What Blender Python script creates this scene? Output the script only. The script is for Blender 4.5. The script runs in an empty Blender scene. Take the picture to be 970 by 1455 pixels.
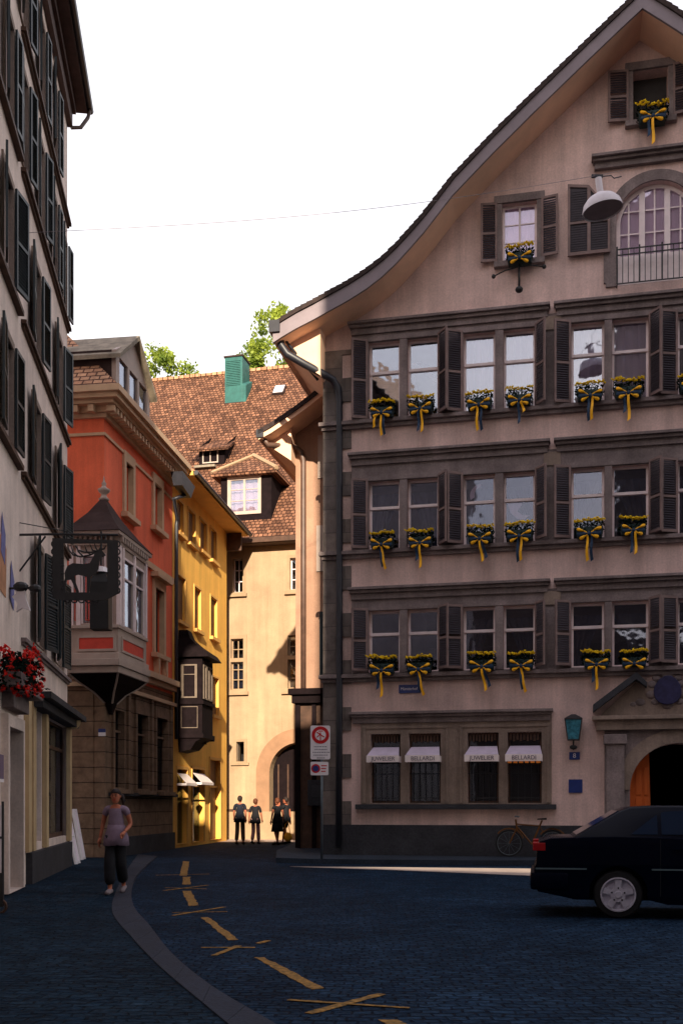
import bpy, bmesh, math, random
from mathutils import Vector, Matrix
from mathutils.geometry import tessellate_polygon
R = math.radians
random.seed(7)
SC = bpy.context.scene
COL = SC.collection

# ------------------------------------------------------------------ camera
F = 1500.0; CX = 485.0; HY = 1142.0; CH = 1.5
cam = bpy.data.cameras.new("camera"); co = bpy.data.objects.new("camera", cam); COL.objects.link(co)
co.location = (0, 0, CH); co.rotation_euler = (R(90), 0, 0)
cam.sensor_fit = 'VERTICAL'; cam.sensor_height = 36; cam.lens = 36*F/1455
cam.shift_y = (HY-727.5)/1455; cam.clip_end = 2000; cam.clip_start = .1
SC.camera = co
SC.render.resolution_x = 682; SC.render.resolution_y = 1024

# ------------------------------------------------------------------ sky and sun
SUNX, TANE = 0.05, 0.36
sd = Vector((SUNX, -1, TANE*math.hypot(SUNX, 1))).normalized()      # towards the sun
w = bpy.data.worlds.new("World"); SC.world = w; w.use_nodes = True
nt = w.node_tree; nt.nodes.clear()
sky = nt.nodes.new('ShaderNodeTexSky'); sky.sky_type = 'NISHITA'; sky.sun_disc = False
sky.sun_elevation = math.asin(sd.z); sky.sun_rotation = math.atan2(sd.x, sd.y)
sky.dust_density = 2.0
tc = nt.nodes.new('ShaderNodeTexCoord'); sep = nt.nodes.new('ShaderNodeSeparateXYZ')
nt.links.new(tc.outputs['Generated'], sep.inputs[0])
ramp = nt.nodes.new('ShaderNodeValToRGB')
ramp.color_ramp.elements[0].position = 0.12; ramp.color_ramp.elements[0].color = (1.0, .97, .885, 1)
ramp.color_ramp.elements[1].position = .72; ramp.color_ramp.elements[1].color = (.86, .81, .90, 1)
nt.links.new(sep.outputs['Z'], ramp.inputs[0])
no = nt.nodes.new('ShaderNodeTexNoise'); no.inputs['Scale'].default_value = 2.2; no.inputs['Detail'].default_value = 5
nt.links.new(tc.outputs['Generated'], no.inputs['Vector'])
mr = nt.nodes.new('ShaderNodeMapRange'); mr.inputs[1].default_value = .3; mr.inputs[2].default_value = .75
mr.inputs[3].default_value = 5.4; mr.inputs[4].default_value = 7.2
nt.links.new(no.outputs[0], mr.inputs[0])
vm = nt.nodes.new('ShaderNodeVectorMath'); vm.operation = 'SCALE'
nt.links.new(ramp.outputs[0], vm.inputs[0]); nt.links.new(mr.outputs[0], vm.inputs['Scale'])
mx = nt.nodes.new('ShaderNodeMix'); mx.data_type = 'RGBA'; mx.inputs[0].default_value = .86
nt.links.new(sky.outputs[0], mx.inputs[6]); nt.links.new(vm.outputs[0], mx.inputs[7])
bg = nt.nodes.new('ShaderNodeBackground'); bg.inputs['Strength'].default_value = .1
wo = nt.nodes.new('ShaderNodeOutputWorld')
nt.links.new(mx.outputs[2], bg.inputs[0]); nt.links.new(bg.outputs[0], wo.inputs[0])
sl = bpy.data.lights.new("sun", 'SUN'); sl.energy = 4.1; sl.angle = R(.5); sl.color = (1, .86, .66)
so = bpy.data.objects.new("sun", sl); COL.objects.link(so)
so.rotation_euler = (-sd).to_track_quat('-Z', 'Y').to_euler()
SC.view_settings.view_transform = 'Standard'; SC.view_settings.look = 'None'
SC.view_settings.exposure = 1.3; SC.view_settings.gamma = 1
SC.cycles.max_bounces = 8; SC.cycles.diffuse_bounces = 5; SC.cycles.transparent_max_bounces = 12

# ------------------------------------------------------------------ materials
def newmat(name):
    m = bpy.data.materials.new(name); m.use_nodes = True
    return m, m.node_tree, m.node_tree.nodes['Principled BSDF']
def mat(name, col, rough=.8, var=.15, scale=3.0, bump=.0, bscale=40, metal=0, spec=.3, fine=0.0, col2=None, streak=0, wear=0):
    """plain surface with broad blotches, fine grain and bump, in object space"""
    m, t, p = newmat(name); N = t.nodes; L = t.links
    tc = N.new('ShaderNodeTexCoord')
    n1 = N.new('ShaderNodeTexNoise'); n1.inputs['Scale'].default_value = scale; n1.inputs['Detail'].default_value = 6
    n1.inputs['Roughness'].default_value = .65
    if streak:
        mp = N.new('ShaderNodeMapping'); mp.inputs['Scale'].default_value = (1, 1, streak)
        L.new(tc.outputs['Object'], mp.inputs[0]); L.new(mp.outputs[0], n1.inputs['Vector'])
    else: L.new(tc.outputs['Object'], n1.inputs['Vector'])
    r = N.new('ShaderNodeValToRGB')
    c2 = col2 or tuple(min(1, c*(1+var)) for c in col)
    c1 = tuple(c*(1-var) for c in col)
    r.color_ramp.elements[0].position = .3; r.color_ramp.elements[0].color = (*c1, 1)
    r.color_ramp.elements[1].position = .7; r.color_ramp.elements[1].color = (*c2, 1)
    L.new(n1.outputs[0], r.inputs[0])
    out = r.outputs[0]
    if fine:
        n3 = N.new('ShaderNodeTexNoise'); n3.inputs['Scale'].default_value = 22; n3.inputs['Detail'].default_value = 3
        L.new(tc.outputs['Object'], n3.inputs['Vector'])
        r3 = N.new('ShaderNodeMapRange'); r3.inputs[1].default_value = .3; r3.inputs[2].default_value = .7
        r3.inputs[3].default_value = 1-fine; r3.inputs[4].default_value = 1+fine
        L.new(n3.outputs[0], r3.inputs[0])
        v = N.new('ShaderNodeVectorMath'); v.operation = 'SCALE'
        L.new(out, v.inputs[0]); L.new(r3.outputs[0], v.inputs['Scale']); out = v.outputs[0]
    if wear:
        for sc_, zs_, lo_, hi_ in ((1.0, .12, 1-wear, 1+wear*.35), (.45, 1.0, 1-wear*.8, 1+wear*.4)):
            mp = N.new('ShaderNodeMapping'); mp.inputs['Scale'].default_value = (2.2 if zs_ < 1 else 1, 2.2 if zs_ < 1 else 1, zs_)
            L.new(tc.outputs['Object'], mp.inputs[0])
            n4 = N.new('ShaderNodeTexNoise'); n4.inputs['Scale'].default_value = sc_; n4.inputs['Detail'].default_value = 8; n4.inputs['Roughness'].default_value = .7
            L.new(mp.outputs[0], n4.inputs['Vector'])
            r4 = N.new('ShaderNodeMapRange'); r4.inputs[1].default_value = .36; r4.inputs[2].default_value = .66; r4.inputs[3].default_value = lo_; r4.inputs[4].default_value = hi_
            L.new(n4.outputs[0], r4.inputs[0])
            v4 = N.new('ShaderNodeVectorMath'); v4.operation = 'SCALE'; L.new(out, v4.inputs[0]); L.new(r4.outputs[0], v4.inputs['Scale']); out = v4.outputs[0]
    L.new(out, p.inputs['Base Color'])
    p.inputs['Roughness'].default_value = rough; p.inputs['Metallic'].default_value = metal
    p.inputs['Specular IOR Level'].default_value = spec
    if bump:
        n2 = N.new('ShaderNodeTexNoise'); n2.inputs['Scale'].default_value = bscale; n2.inputs['Detail'].default_value = 4
        L.new(tc.outputs['Object'], n2.inputs['Vector'])
        b = N.new('ShaderNodeBump'); b.inputs['Strength'].default_value = bump; b.inputs['Distance'].default_value = .02
        L.new(n2.outputs[0], b.inputs['Height']); L.new(b.outputs[0], p.inputs['Normal'])
    return m
def brickmat(name, c1, c2, mortar, bw, bh, ms=.02, axes='XZ', rough=.85, bump=.4, zs=1.0, offset=.5, big=None, dist=.02, spec=.25):
    """courses of blocks, tiles or setts on the plane of the two axes, with noise over them"""
    m, t, p = newmat(name); N = t.nodes; L = t.links
    tc = N.new('ShaderNodeTexCoord'); s = N.new('ShaderNodeSeparateXYZ'); c = N.new('ShaderNodeCombineXYZ')
    L.new(tc.outputs['Object'], s.inputs[0])
    L.new(s.outputs[axes[0]], c.inputs[0])
    mu = N.new('ShaderNodeMath'); mu.operation = 'MULTIPLY'; mu.inputs[1].default_value = zs
    L.new(s.outputs[axes[1]], mu.inputs[0]); L.new(mu.outputs[0], c.inputs[1])
    nz = N.new('ShaderNodeTexNoise'); nz.inputs['Scale'].default_value = 1.3
    L.new(tc.outputs['Object'], nz.inputs['Vector'])
    vs = N.new('ShaderNodeVectorMath'); vs.operation = 'SCALE'; vs.inputs['Scale'].default_value = dist*2
    L.new(nz.outputs['Color'], vs.inputs[0])
    va = N.new('ShaderNodeVectorMath'); L.new(c.outputs[0], va.inputs[0]); L.new(vs.outputs[0], va.inputs[1])
    b = N.new('ShaderNodeTexBrick'); L.new(va.outputs[0], b.inputs['Vector'])
    b.inputs['Color1'].default_value = (*c1, 1); b.inputs['Color2'].default_value = (*c2, 1); b.inputs['Mortar'].default_value = (*mortar, 1)
    b.inputs['Scale'].default_value = 1; b.inputs['Brick Width'].default_value = bw; b.inputs['Row Height'].default_value = bh
    b.inputs['Mortar Size'].default_value = ms; b.inputs['Mortar Smooth'].default_value = .3; b.offset = offset
    n1 = N.new('ShaderNodeTexNoise'); n1.inputs['Scale'].default_value = 2.5; n1.inputs['Detail'].default_value = 8; n1.inputs['Roughness'].default_value = .7
    L.new(tc.outputs['Object'], n1.inputs['Vector'])
    r3 = N.new('ShaderNodeMapRange'); r3.inputs[1].default_value = .3; r3.inputs[2].default_value = .7; r3.inputs[3].default_value = .6; r3.inputs[4].default_value = 1.35
    L.new(n1.outputs[0], r3.inputs[0])
    v = N.new('ShaderNodeVectorMath'); v.operation = 'SCALE'; L.new(b.outputs['Color'], v.inputs[0]); L.new(r3.outputs[0], v.inputs['Scale'])
    L.new(v.outputs[0], p.inputs['Base Color'])
    p.inputs['Roughness'].default_value = rough; p.inputs['Specular IOR Level'].default_value = spec
    bp = N.new('ShaderNodeBump'); bp.inputs['Strength'].default_value = bump; bp.inputs['Distance'].default_value = .03; bp.invert = True
    ad = N.new('ShaderNodeMath'); ad.operation = 'ADD'
    n2 = N.new('ShaderNodeTexNoise'); n2.inputs['Scale'].default_value = 18; L.new(tc.outputs['Object'], n2.inputs['Vector'])
    L.new(b.outputs['Fac'], ad.inputs[0]); L.new(n2.outputs[0], ad.inputs[1])
    L.new(ad.outputs[0], bp.inputs['Height']); L.new(bp.outputs[0], p.inputs['Normal'])
    return m
def glassmat(name, tint=(.75, .8, .95), refl=.22, tr_=.84):
    m, t, p = newmat(name); N = t.nodes; L = t.links
    N.remove(p)
    g = N.new('ShaderNodeBsdfGlossy'); g.inputs['Roughness'].default_value = .03; g.inputs['Color'].default_value = (*tint, 1)
    tr = N.new('ShaderNodeBsdfTransparent'); tr.inputs[0].default_value = (tr_, tr_, tr_, 1)
    mxs = N.new('ShaderNodeMixShader'); lw = N.new('ShaderNodeLayerWeight'); lw.inputs[0].default_value = .3
    mr = N.new('ShaderNodeMapRange'); mr.inputs[3].default_value = refl; mr.inputs[4].default_value = .95
    n = N.new('ShaderNodeTexNoise'); n.inputs['Scale'].default_value = 1.7
    tc = N.new('ShaderNodeTexCoord'); L.new(tc.outputs['Object'], n.inputs['Vector'])
    bp = N.new('ShaderNodeBump'); bp.inputs['Strength'].default_value = .12; bp.inputs['Distance'].default_value = .05
    L.new(n.outputs[0], bp.inputs['Height']); L.new(bp.outputs[0], g.inputs['Normal'])
    L.new(lw.outputs['Fresnel'], mr.inputs[0]); L.new(mr.outputs[0], mxs.inputs[0])
    L.new(tr.outputs[0], mxs.inputs[1]); L.new(g.outputs[0], mxs.inputs[2])
    L.new(mxs.outputs[0], N['Material Output'].inputs[0])
    return m
M = {}
M['plaster'] = mat('plaster_beige', (.74, .53, .48), .92, .12, 1.1, .35, 60, fine=.10, wear=.22)
M['stone'] = mat('sandstone', (.235, .185, .18), .9, .26, 1.6, .4, 30, fine=.16, wear=.25)
M['stone_light'] = mat('sandstone_light', (.28, .21, .17), .9, .2, 2.2, .3, 30, fine=.1, wear=.25)
M['quoin'] = brickmat('quoin_blocks', (.13, .108, .10), (.20, .16, .14), (.09, .075, .07), 1.1, .62, .012, bump=.25)
M['plinth'] = mat('plinth_stone', (.034, .034, .040), .85, .3, 1.5, .4, 20, fine=.2)
M['soffit'] = mat('soffit_plaster', (.90, .58, .40), .9, .12, 1.0, .15, 40)
M['verge'] = mat('verge_paint', (.23, .19, .21), .7, .12, 2)
M['tile_dark'] = mat('tile_edge', (.035, .022, .02), .85, .4, 8, .5, 12)
M['tiles'] = brickmat('roof_tiles', (.085, .038, .022), (.26, .122, .07), (.03, .012, .008), .19, .17, .02, 'XZ', bump=1.0, zs=1.0, dist=.05, spec=.15)
M['tiles_red'] = brickmat('roof_tiles_striped', (.40, .20, .11), (.55, .30, .17), (.10, .045, .03), .3, .26, .03, 'XZ', bump=1.0, dist=.02)
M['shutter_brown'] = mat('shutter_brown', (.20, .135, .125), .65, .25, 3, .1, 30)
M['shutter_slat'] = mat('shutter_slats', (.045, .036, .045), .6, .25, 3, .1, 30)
M['shutter_green'] = mat('shutter_green', (.005, .015, .020), .5, .3, 3, .1, 30, spec=.5)
M['white_paint'] = mat('white_window_paint', (.78, .66, .66), .5, .1, 5)
M['glass'] = glassmat('window_glass')
M['glass_dark'] = glassmat('dark_glass', (.6, .7, .9), .03)
M['glass_clear'] = glassmat('clear_window_glass', (.8, .75, .95), .13, .97)
M['glass_mid'] = glassmat('street_glass', (.6, .65, .9), .06)
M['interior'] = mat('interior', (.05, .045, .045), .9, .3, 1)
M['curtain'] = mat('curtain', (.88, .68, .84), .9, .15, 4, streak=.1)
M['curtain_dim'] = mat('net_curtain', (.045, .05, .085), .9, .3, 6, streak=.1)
M['black_iron'] = mat('black_iron', (.012, .012, .014), .5, .3, 6, spec=.5)
M['pipe'] = mat('downpipe', (.02, .02, .028), .45, .3, 4, spec=.5)
M['pipe_brown'] = mat('copper_pipe', (.10, .055, .04), .5, .3, 4, spec=.5)
M['cream'] = mat('cream_plaster', (.42, .29, .18), .92, .10, 1.3, .4, 50, fine=.07, wear=.18)
M['cream_stone'] = mat('cream_stone', (.34, .23, .14), .9, .15, 2, .3, 30)
M['arch_stone'] = mat('arch_stone', (.30, .17, .10), .9, .15, 2, .3, 30)
M['rose'] = mat('rose_plaster', (.38, .22, .15), .92, .12, .9, .3, 50, fine=.06, wear=.15)
M['yellow'] = mat('yellow_plaster', (1.0, .52, .10), .9, .08, .8, .2, 50, fine=.05, wear=.15)
M['yellow_trim'] = mat('yellow_trim', (.70, .38, .10), .85, .12, 2)
M['yellow_shutter'] = mat('closed_shutter_brown', (.24, .12, .045), .7, .2, 4)
M['red'] = mat('red_plaster', (.92, .18, .085), .9, .10, .8, .25, 50, fine=.05, wear=.15)
M['red_trim'] = mat('red_trim_stone', (.60, .41, .26), .85, .15, 1.6, .2, 30)
M['rust'] = brickmat('rusticated_stone', (.20, .125, .08), (.215, .135, .085), (.05, .03, .02), 3.0, .42, .015, bump=.6)
M['rust_side'] = brickmat('rusticated_stone_side', (.20, .125, .08), (.215, .135, .085), (.05, .03, .02), 3.0, .42, .015, 'YZ', bump=.6)
M['grey_trim'] = mat('grey_painted_wood', (.42, .33, .28), .6, .12, 3)
M['red_panel'] = mat('red_panel', (.62, .07, .045), .7, .15, 3)
M['slate'] = mat('dark_metal_roof', (.045, .028, .026), .85, .3, 2, spec=.1)
M['tin'] = mat('tin_roof', (.24, .20, .15), .8, .45, 3, spec=.2)
M['teal'] = mat('verdigris_copper', (.02, .10, .09), .6, .25, 3, .1, 20)
M['dark_wood'] = mat('dark_wood', (.009, .005, .006), .85, .4, 5, spec=.1)
M['oriel_grey'] = mat('oriel_frame', (.16, .12, .09), .7, .2, 5)
M['brown_wood'] = mat('brown_wood', (.07, .035, .022), .7, .4, 4)
M['lav'] = mat('pale_plaster', (.80, .66, .58), .92, .10, .9, .3, 60, fine=.07, wear=.18)
M['shop_stone'] = mat('shop_limestone', (.50, .36, .20), .85, .15, 1.5, .2, 30)
M['eave_wood'] = mat('eave_boards', (.085, .05, .045), .7, .3, 3, streak=.2)
M['yel_flower'] = mat('marigold', (.98, .55, .008), .8, .35, 30)
M['red_flower'] = mat('geranium', (.60, .012, .006), .8, .4, 30)
M['leaf'] = mat('leaf_green', (.006, .014, .010), .95, .4, 10, spec=.05)
M['ribbon_y'] = mat('yellow_ribbon', (.90, .44, .008), .5, .12, 6)
M['ribbon_b'] = mat('blue_ribbon', (.008, .032, .075), .5, .2, 6)
M['box_green'] = mat('planter_green', (.012, .03, .03), .6, .3, 6)
M['awning'] = mat('awning_cloth', (.50, .42, .52), .85, .12, 5)
M['awning_white'] = mat('awning_valance', (.80, .70, .68), .85, .1, 5)
M['text'] = mat('lettering', (.12, .10, .14), .8, .1)
M['orange'] = mat('orange_fringe', (.75, .22, .02), .8, .1)
M['sign_blue'] = mat('enamel_blue', (.012, .03, .16), .35, .2, 5, spec=.5)
M['sign_white'] = mat('sign_white', (.75, .70, .72), .5, .08, 5)
M['sign_red'] = mat('sign_red', (.50, .008, .012), .5, .12, 5)
M['steel'] = mat('steel_post', (.14, .17, .20), .4, .2, 5, metal=.6)
M['lamp_white'] = mat('lamp_enamel', (.62, .57, .60), .4, .1, 4)
M['lamp_in'] = mat('lamp_underside', (.22, .18, .19), .6, .15, 4)
M['lantern_glass'] = mat('lantern_glass', (.05, .20, .27), .2, .6, 9, spec=.6)
M['door_orange'] = mat('oak_door', (.50, .10, .015), .6, .25, 3, streak=.2)
M['car'] = mat('dark_car_paint', (.0015, .003, .010), .22, .1, 2, spec=.10)
M['car_trim'] = mat('car_trim', (.18, .26, .28), .3, .1, 3, metal=.5)
M['rubber'] = mat('rubber', (.012, .012, .013), .8, .2, 6)
M['alloy'] = mat('alloy_rim', (.55, .52, .60), .4, .1, 5, metal=.1)
M['tail_red'] = mat('tail_light_red', (.38, .008, .01), .25, .15, 8, spec=.6)
M['bike'] = mat('bike_paint', (.11, .04, .006), .4, .2, 4)
M['skin'] = mat('skin', (.40, .13, .07), .6, .1, 6)
M['hair'] = mat('hair_dark', (.018, .010, .008), .7, .3, 12)
M['hair_red'] = mat('hair_auburn', (.10, .03, .012), .7, .3, 12)
M['shirt'] = mat('mauve_tshirt', (.20, .14, .19), .9, .12, 9, .5, 9)
M['black_cloth'] = mat('black_cloth', (.010, .010, .013), .9, .3, 6)
M['navy_cloth'] = mat('navy_cloth', (.010, .012, .022), .9, .3, 6)
M['pink_cloth'] = mat('pink_cloth', (.50, .26, .24), .9, .1, 6)
M['khaki'] = mat('khaki_cloth', (.12, .08, .05), .9, .1, 6)
M['yellow_bag'] = mat('yellow_bag', (.80, .36, .02), .7, .15, 6)
M['bark'] = mat('bark', (.06, .045, .03), .9, .3, 5)
M['mark'] = mat('road_paint', (.13, .085, .035), .9, .3, 16, .3, 40, fine=.5, col2=(.34, .17, .03))
M['kerb'] = mat('kerb_granite', (.014, .019, .034), .9, .28, 1.2, .4, 40, fine=.2)
M['off'] = mat('sun_blocker_surface', (.13, .10, .09), .9, .2, 1)  # surface of the unseen wall added to block the sun
M['painted'] = mat('wall_painting', (.45, .22, .12), .85, .3, 5)
M['painted_blue'] = mat('wall_painting_blue', (.16, .16, .34), .85, .25, 5)

M['painted_sun'] = mat('paving_painted_sunlit', (.42, .33, .28), .9, .15, 2, .2, 30, fine=.1)  # pale tone that paints sunlight onto the otherwise dark ground
def leafmat(name, a, b):
    m, t, p = newmat(name); N = t.nodes; L = t.links
    tc = N.new('ShaderNodeTexCoord'); n = N.new('ShaderNodeTexNoise'); n.inputs['Scale'].default_value = .9
    n.inputs['Detail'].default_value = 6
    L.new(tc.outputs['Object'], n.inputs['Vector']); r = N.new('ShaderNodeValToRGB')
    r.color_ramp.elements[0].position = .35; r.color_ramp.elements[0].color = (*a, 1)
    r.color_ramp.elements[1].position = .65; r.color_ramp.elements[1].color = (*b, 1)
    L.new(n.outputs[0], r.inputs[0]); L.new(r.outputs[0], p.inputs['Base Color'])
    p.inputs['Roughness'].default_value = .6
    tl = N.new('ShaderNodeBsdfTranslucent'); L.new(r.outputs[0], tl.inputs[0])
    ms = N.new('ShaderNodeMixShader'); ms.inputs[0].default_value = .4
    L.new(p.outputs[0], ms.inputs[1]); L.new(tl.outputs[0], ms.inputs[2]); L.new(ms.outputs[0], N['Material Output'].inputs[0])
    return m
M['tree_leaf'] = leafmat('tree_leaves', (.10, .16, .015), (.36, .43, .05))

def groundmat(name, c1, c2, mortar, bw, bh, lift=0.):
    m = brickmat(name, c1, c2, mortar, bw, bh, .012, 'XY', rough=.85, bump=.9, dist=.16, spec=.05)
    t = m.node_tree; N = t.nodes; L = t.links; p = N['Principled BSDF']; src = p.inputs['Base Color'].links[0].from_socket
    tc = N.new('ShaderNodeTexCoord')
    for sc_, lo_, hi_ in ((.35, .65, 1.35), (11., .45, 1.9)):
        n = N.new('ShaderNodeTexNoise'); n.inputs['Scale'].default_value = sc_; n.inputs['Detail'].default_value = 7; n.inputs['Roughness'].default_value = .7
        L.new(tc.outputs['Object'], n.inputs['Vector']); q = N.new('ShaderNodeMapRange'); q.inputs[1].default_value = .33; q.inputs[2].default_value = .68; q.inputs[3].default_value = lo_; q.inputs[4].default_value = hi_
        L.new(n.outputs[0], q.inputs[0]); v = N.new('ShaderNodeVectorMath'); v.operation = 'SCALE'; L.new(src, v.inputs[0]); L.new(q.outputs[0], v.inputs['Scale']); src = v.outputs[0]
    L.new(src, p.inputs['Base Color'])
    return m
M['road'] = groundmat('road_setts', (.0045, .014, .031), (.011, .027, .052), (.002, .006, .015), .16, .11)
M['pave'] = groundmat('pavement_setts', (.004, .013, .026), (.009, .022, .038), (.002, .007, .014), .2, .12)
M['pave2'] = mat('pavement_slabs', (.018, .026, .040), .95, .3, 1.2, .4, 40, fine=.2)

# ------------------------------------------------------------------ mesh builder
class MB:
    def __init__(s): s.v = []; s.f = []; s.T = Matrix.Identity(4)
    def pt(s, p): s.v.append(tuple(s.T @ Vector(p))); return len(s.v)-1
    def add(s, pts, faces):
        b = len(s.v)
        for p in pts: s.pt(p)
        for f in faces: s.f.append([b+i for i in f])
    def box(s, x0, x1, y0, y1, z0, z1):
        s.add([(x0,y0,z0),(x1,y0,z0),(x1,y1,z0),(x0,y1,z0),(x0,y0,z1),(x1,y0,z1),(x1,y1,z1),(x0,y1,z1)],
              [(0,3,2,1),(4,5,6,7),(0,1,5,4),(1,2,6,5),(2,3,7,6),(3,0,4,7)])
        return s
    def slab(s, loops, y0, y1):
        """2D loops in x,z (first the outline, others holes) given thickness from y0 to y1"""
        loops = [[(a, b) for a, b in l] for l in loops]
        tris = tessellate_polygon([[Vector((a, b, 0)) for a, b in l] for l in loops])
        flat = [p for l in loops for p in l]; n = len(flat)
        pts = [(a, y0, b) for a, b in flat]+[(a, y1, b) for a, b in flat]
        fs = [tuple(t) for t in tris]+[tuple(n+i for i in reversed(t)) for t in tris]
        o = 0
        for l in loops:
            k = len(l)
            for i in range(k):
                a, b = o+i, o+(i+1) % k; fs.append((a, b, n+b, n+a))
            o += k
        s.add(pts, fs); return s
    def prism(s, poly, z0, z1):
        n = len(poly)
        s.add([(a, b, z0) for a, b in poly]+[(a, b, z1) for a, b in poly],
              [tuple(range(n-1, -1, -1)), tuple(range(n, 2*n))]+[(i, (i+1) % n, n+(i+1) % n, n+i) for i in range(n)])
        return s
    def loft(s, rings, cap=True):
        n = len(rings[0]); b = len(s.v)
        for r in rings:
            for p in r: s.pt(p)
        for k in range(len(rings)-1):
            for i in range(n): s.f.append([b+k*n+i, b+k*n+(i+1) % n, b+(k+1)*n+(i+1) % n, b+(k+1)*n+i])
        if cap:
            s.f.append([b+i for i in range(n-1, -1, -1)]); s.f.append([b+(len(rings)-1)*n+i for i in range(n)])
        return s
    def tube(s, pts, r, n=8, cap=True):
        pts = [Vector(p) for p in pts]; rs = r if isinstance(r, (list, tuple)) else [r]*len(pts)
        rings = []; up = None
        for i, p in enumerate(pts):
            d = (pts[min(i+1, len(pts)-1)]-pts[max(i-1, 0)]).normalized()
            if up is None: up = Vector((0, 0, 1)) if abs(d.z) < .9 else Vector((0, 1, 0))
            a = d.cross(up).normalized(); b = a.cross(d).normalized(); up = b
            rings.append([tuple(p+(a*math.cos(t)+b*math.sin(t))*rs[i]) for t in [2*math.pi*k/n for k in range(n)]])
        return s.loft(rings, cap)
    def lathe(s, prof, c=(0, 0, 0), n=16, a0=0):
        rings = [[(c[0]+r*math.cos(a0+2*math.pi*k/n), c[1]+r*math.sin(a0+2*math.pi*k/n), c[2]+z) for k in range(n)] for r, z in prof]
        return s.loft(rings)
    def ball(s, c, r, n=8, m=5, sx=1, sy=1, sz=1):
        rings = []
        for j in range(m+1):
            t = math.pi*(j+.02 if j == 0 else (j-.02 if j == m else j))/m
            rings.append([(c[0]+sx*r*math.sin(t)*math.cos(2*math.pi*k/n), c[1]+sy*r*math.sin(t)*math.sin(2*math.pi*k/n), c[2]-sz*r*math.cos(t)) for k in range(n)])
        return s.loft(rings)
    def leaf(s, c, size, rnd=random):
        d = Vector((rnd.uniform(-1,1), rnd.uniform(-1,1), rnd.uniform(-1,1))).normalized()
        e = d.orthogonal().normalized(); e = (Matrix.Rotation(rnd.uniform(0,6.28), 3, d) @ e); g = d.cross(e)
        c = Vector(c); a = size*rnd.uniform(.6, 1.2); b = a*.5
        s.add([tuple(c-e*a), tuple(c+g*b), tuple(c+e*a), tuple(c-g*b)], [(0, 1, 2, 3)])
    def build(s, name, m, parent=None, smooth=False, bevel=0):
        me = bpy.data.meshes.new(name); me.from_pydata(s.v, [], s.f); me.materials.append(m if not isinstance(m, str) else M[m])
        bm = bmesh.new(); bm.from_mesh(me)
        bmesh.ops.recalc_face_normals(bm, faces=bm.faces)
        if bevel:
            bmesh.ops.remove_doubles(bm, verts=bm.verts, dist=.0005)
            es = [e for e in bm.edges if len(e.link_faces) == 2 and e.calc_face_angle(0) > .6]
            bmesh.ops.bevel(bm, geom=es, offset=bevel, segments=2, affect='EDGES', profile=.6, clamp_overlap=True)
        bm.to_mesh(me); bm.free()
        if smooth:
            for p in me.polygons: p.use_smooth = True
            if smooth == 'angle':
                try: me.set_sharp_from_angle(angle=R(40))
                except Exception: pass
        o = bpy.data.objects.new(name, me); COL.objects.link(o)
        if parent is not None: o.parent = parent
        return o
def tag(o, label=None, cat=None, group=None, kind=None):
    if label: o['label'] = label
    if cat: o['category'] = cat
    if group: o['group'] = group
    if kind: o['kind'] = kind
    return o
def thing(name, label, cat, loc=(0, 0, 0), rz=0, group=None):
    o = bpy.data.objects.new(name, None); COL.objects.link(o); o.location = loc; o.rotation_euler = (0, 0, rz)
    o.empty_display_size = .2
    return tag(o, label, cat, group)
def struct(name, mb, m, **k): return tag(mb.build(name, m, **k), kind='structure')
def copy_tree(o, parent=None):
    c = o.copy(); COL.objects.link(c); c.parent = parent
    for ch in list(o.children): copy_tree(ch, c)
    return c

def W(px, py, Y): return Vector(((px-CX)/F*Y, Y, CH-(py-HY)/F*Y))      # a photo pixel at a known depth
def G(px, py, z=0.):                                                     # a photo pixel on the ground
    Y = (CH-z)*F/(py-HY); return Vector(((px-CX)/F*Y, Y, z))
class Fac:
    """a facade: local x runs along the wall (to the right seen from outside), y into it, z up"""
    def __init__(s, X, Y, th): s.O = Vector((X, Y)); s.th = th; s.u = Vector((math.cos(th), math.sin(th))); s.w = Vector((-math.sin(th), math.cos(th)))
    def at(s, px, py, d=0):
        r = Vector(((px-CX)/F, 1)); t = (s.O.dot(s.w)-d)/r.dot(s.w)
        P = r*t; return ((P-s.O).dot(s.u), CH-(py-HY)/F*t)
    def U(s, px, d=0): return s.at(px, HY, d)[0]
    def Z(s, px, py, d=0): return s.at(px, py, d)[1]
    def loc(s): return (s.O.x, s.O.y, 0)
    def world(s, u, y, z): P = s.O+s.u*u+s.w*y; return Vector((P.x, P.y, z))
def arc(cx, cz, r, a0, a1, n=16): return [(cx+r*math.cos(R(a0+(a1-a0)*i/n)), cz+r*math.sin(R(a0+(a1-a0)*i/n))) for i in range(n+1)]
def rect(a, b, c, d): return [(a, c), (b, c), (b, d), (a, d)]
def textmesh(s, size, mb_parent, name, m, loc, rot=(R(90), 0, 0), align='CENTER', sx=1):
    cu = bpy.data.curves.new(name, 'FONT'); cu.body = s; cu.size = size; cu.align_x = align; cu.align_y = 'CENTER'; cu.extrude = .003
    t = bpy.data.objects.new(name, cu); COL.objects.link(t)
    bpy.context.view_layer.update()
    me = bpy.data.meshes.new_from_object(t.evaluated_get(bpy.context.evaluated_depsgraph_get()))
    bpy.data.objects.remove(t)
    me.materials.clear(); me.materials.append(M[m])
    o = bpy.data.objects.new(name, me); COL.objects.link(o); o.parent = mb_parent; o.location = loc; o.rotation_euler = rot; o.scale = (sx, 1, 1)
    return o
def box_house(root, u0, u1, depth, z1, m, z0=0, t=.3):
    """side walls, rear wall and floor slabs behind a facade, so its rooms are dark"""
    b = MB(); b.box(u0, u0+t, t, depth, z0, z1); b.box(u1-t, u1, t, depth, z0, z1); b.box(u0, u1, depth, depth+t, z0, z1)
    b.box(u0, u1, t, depth, z1-.12, z1-.02)
    return b

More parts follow.
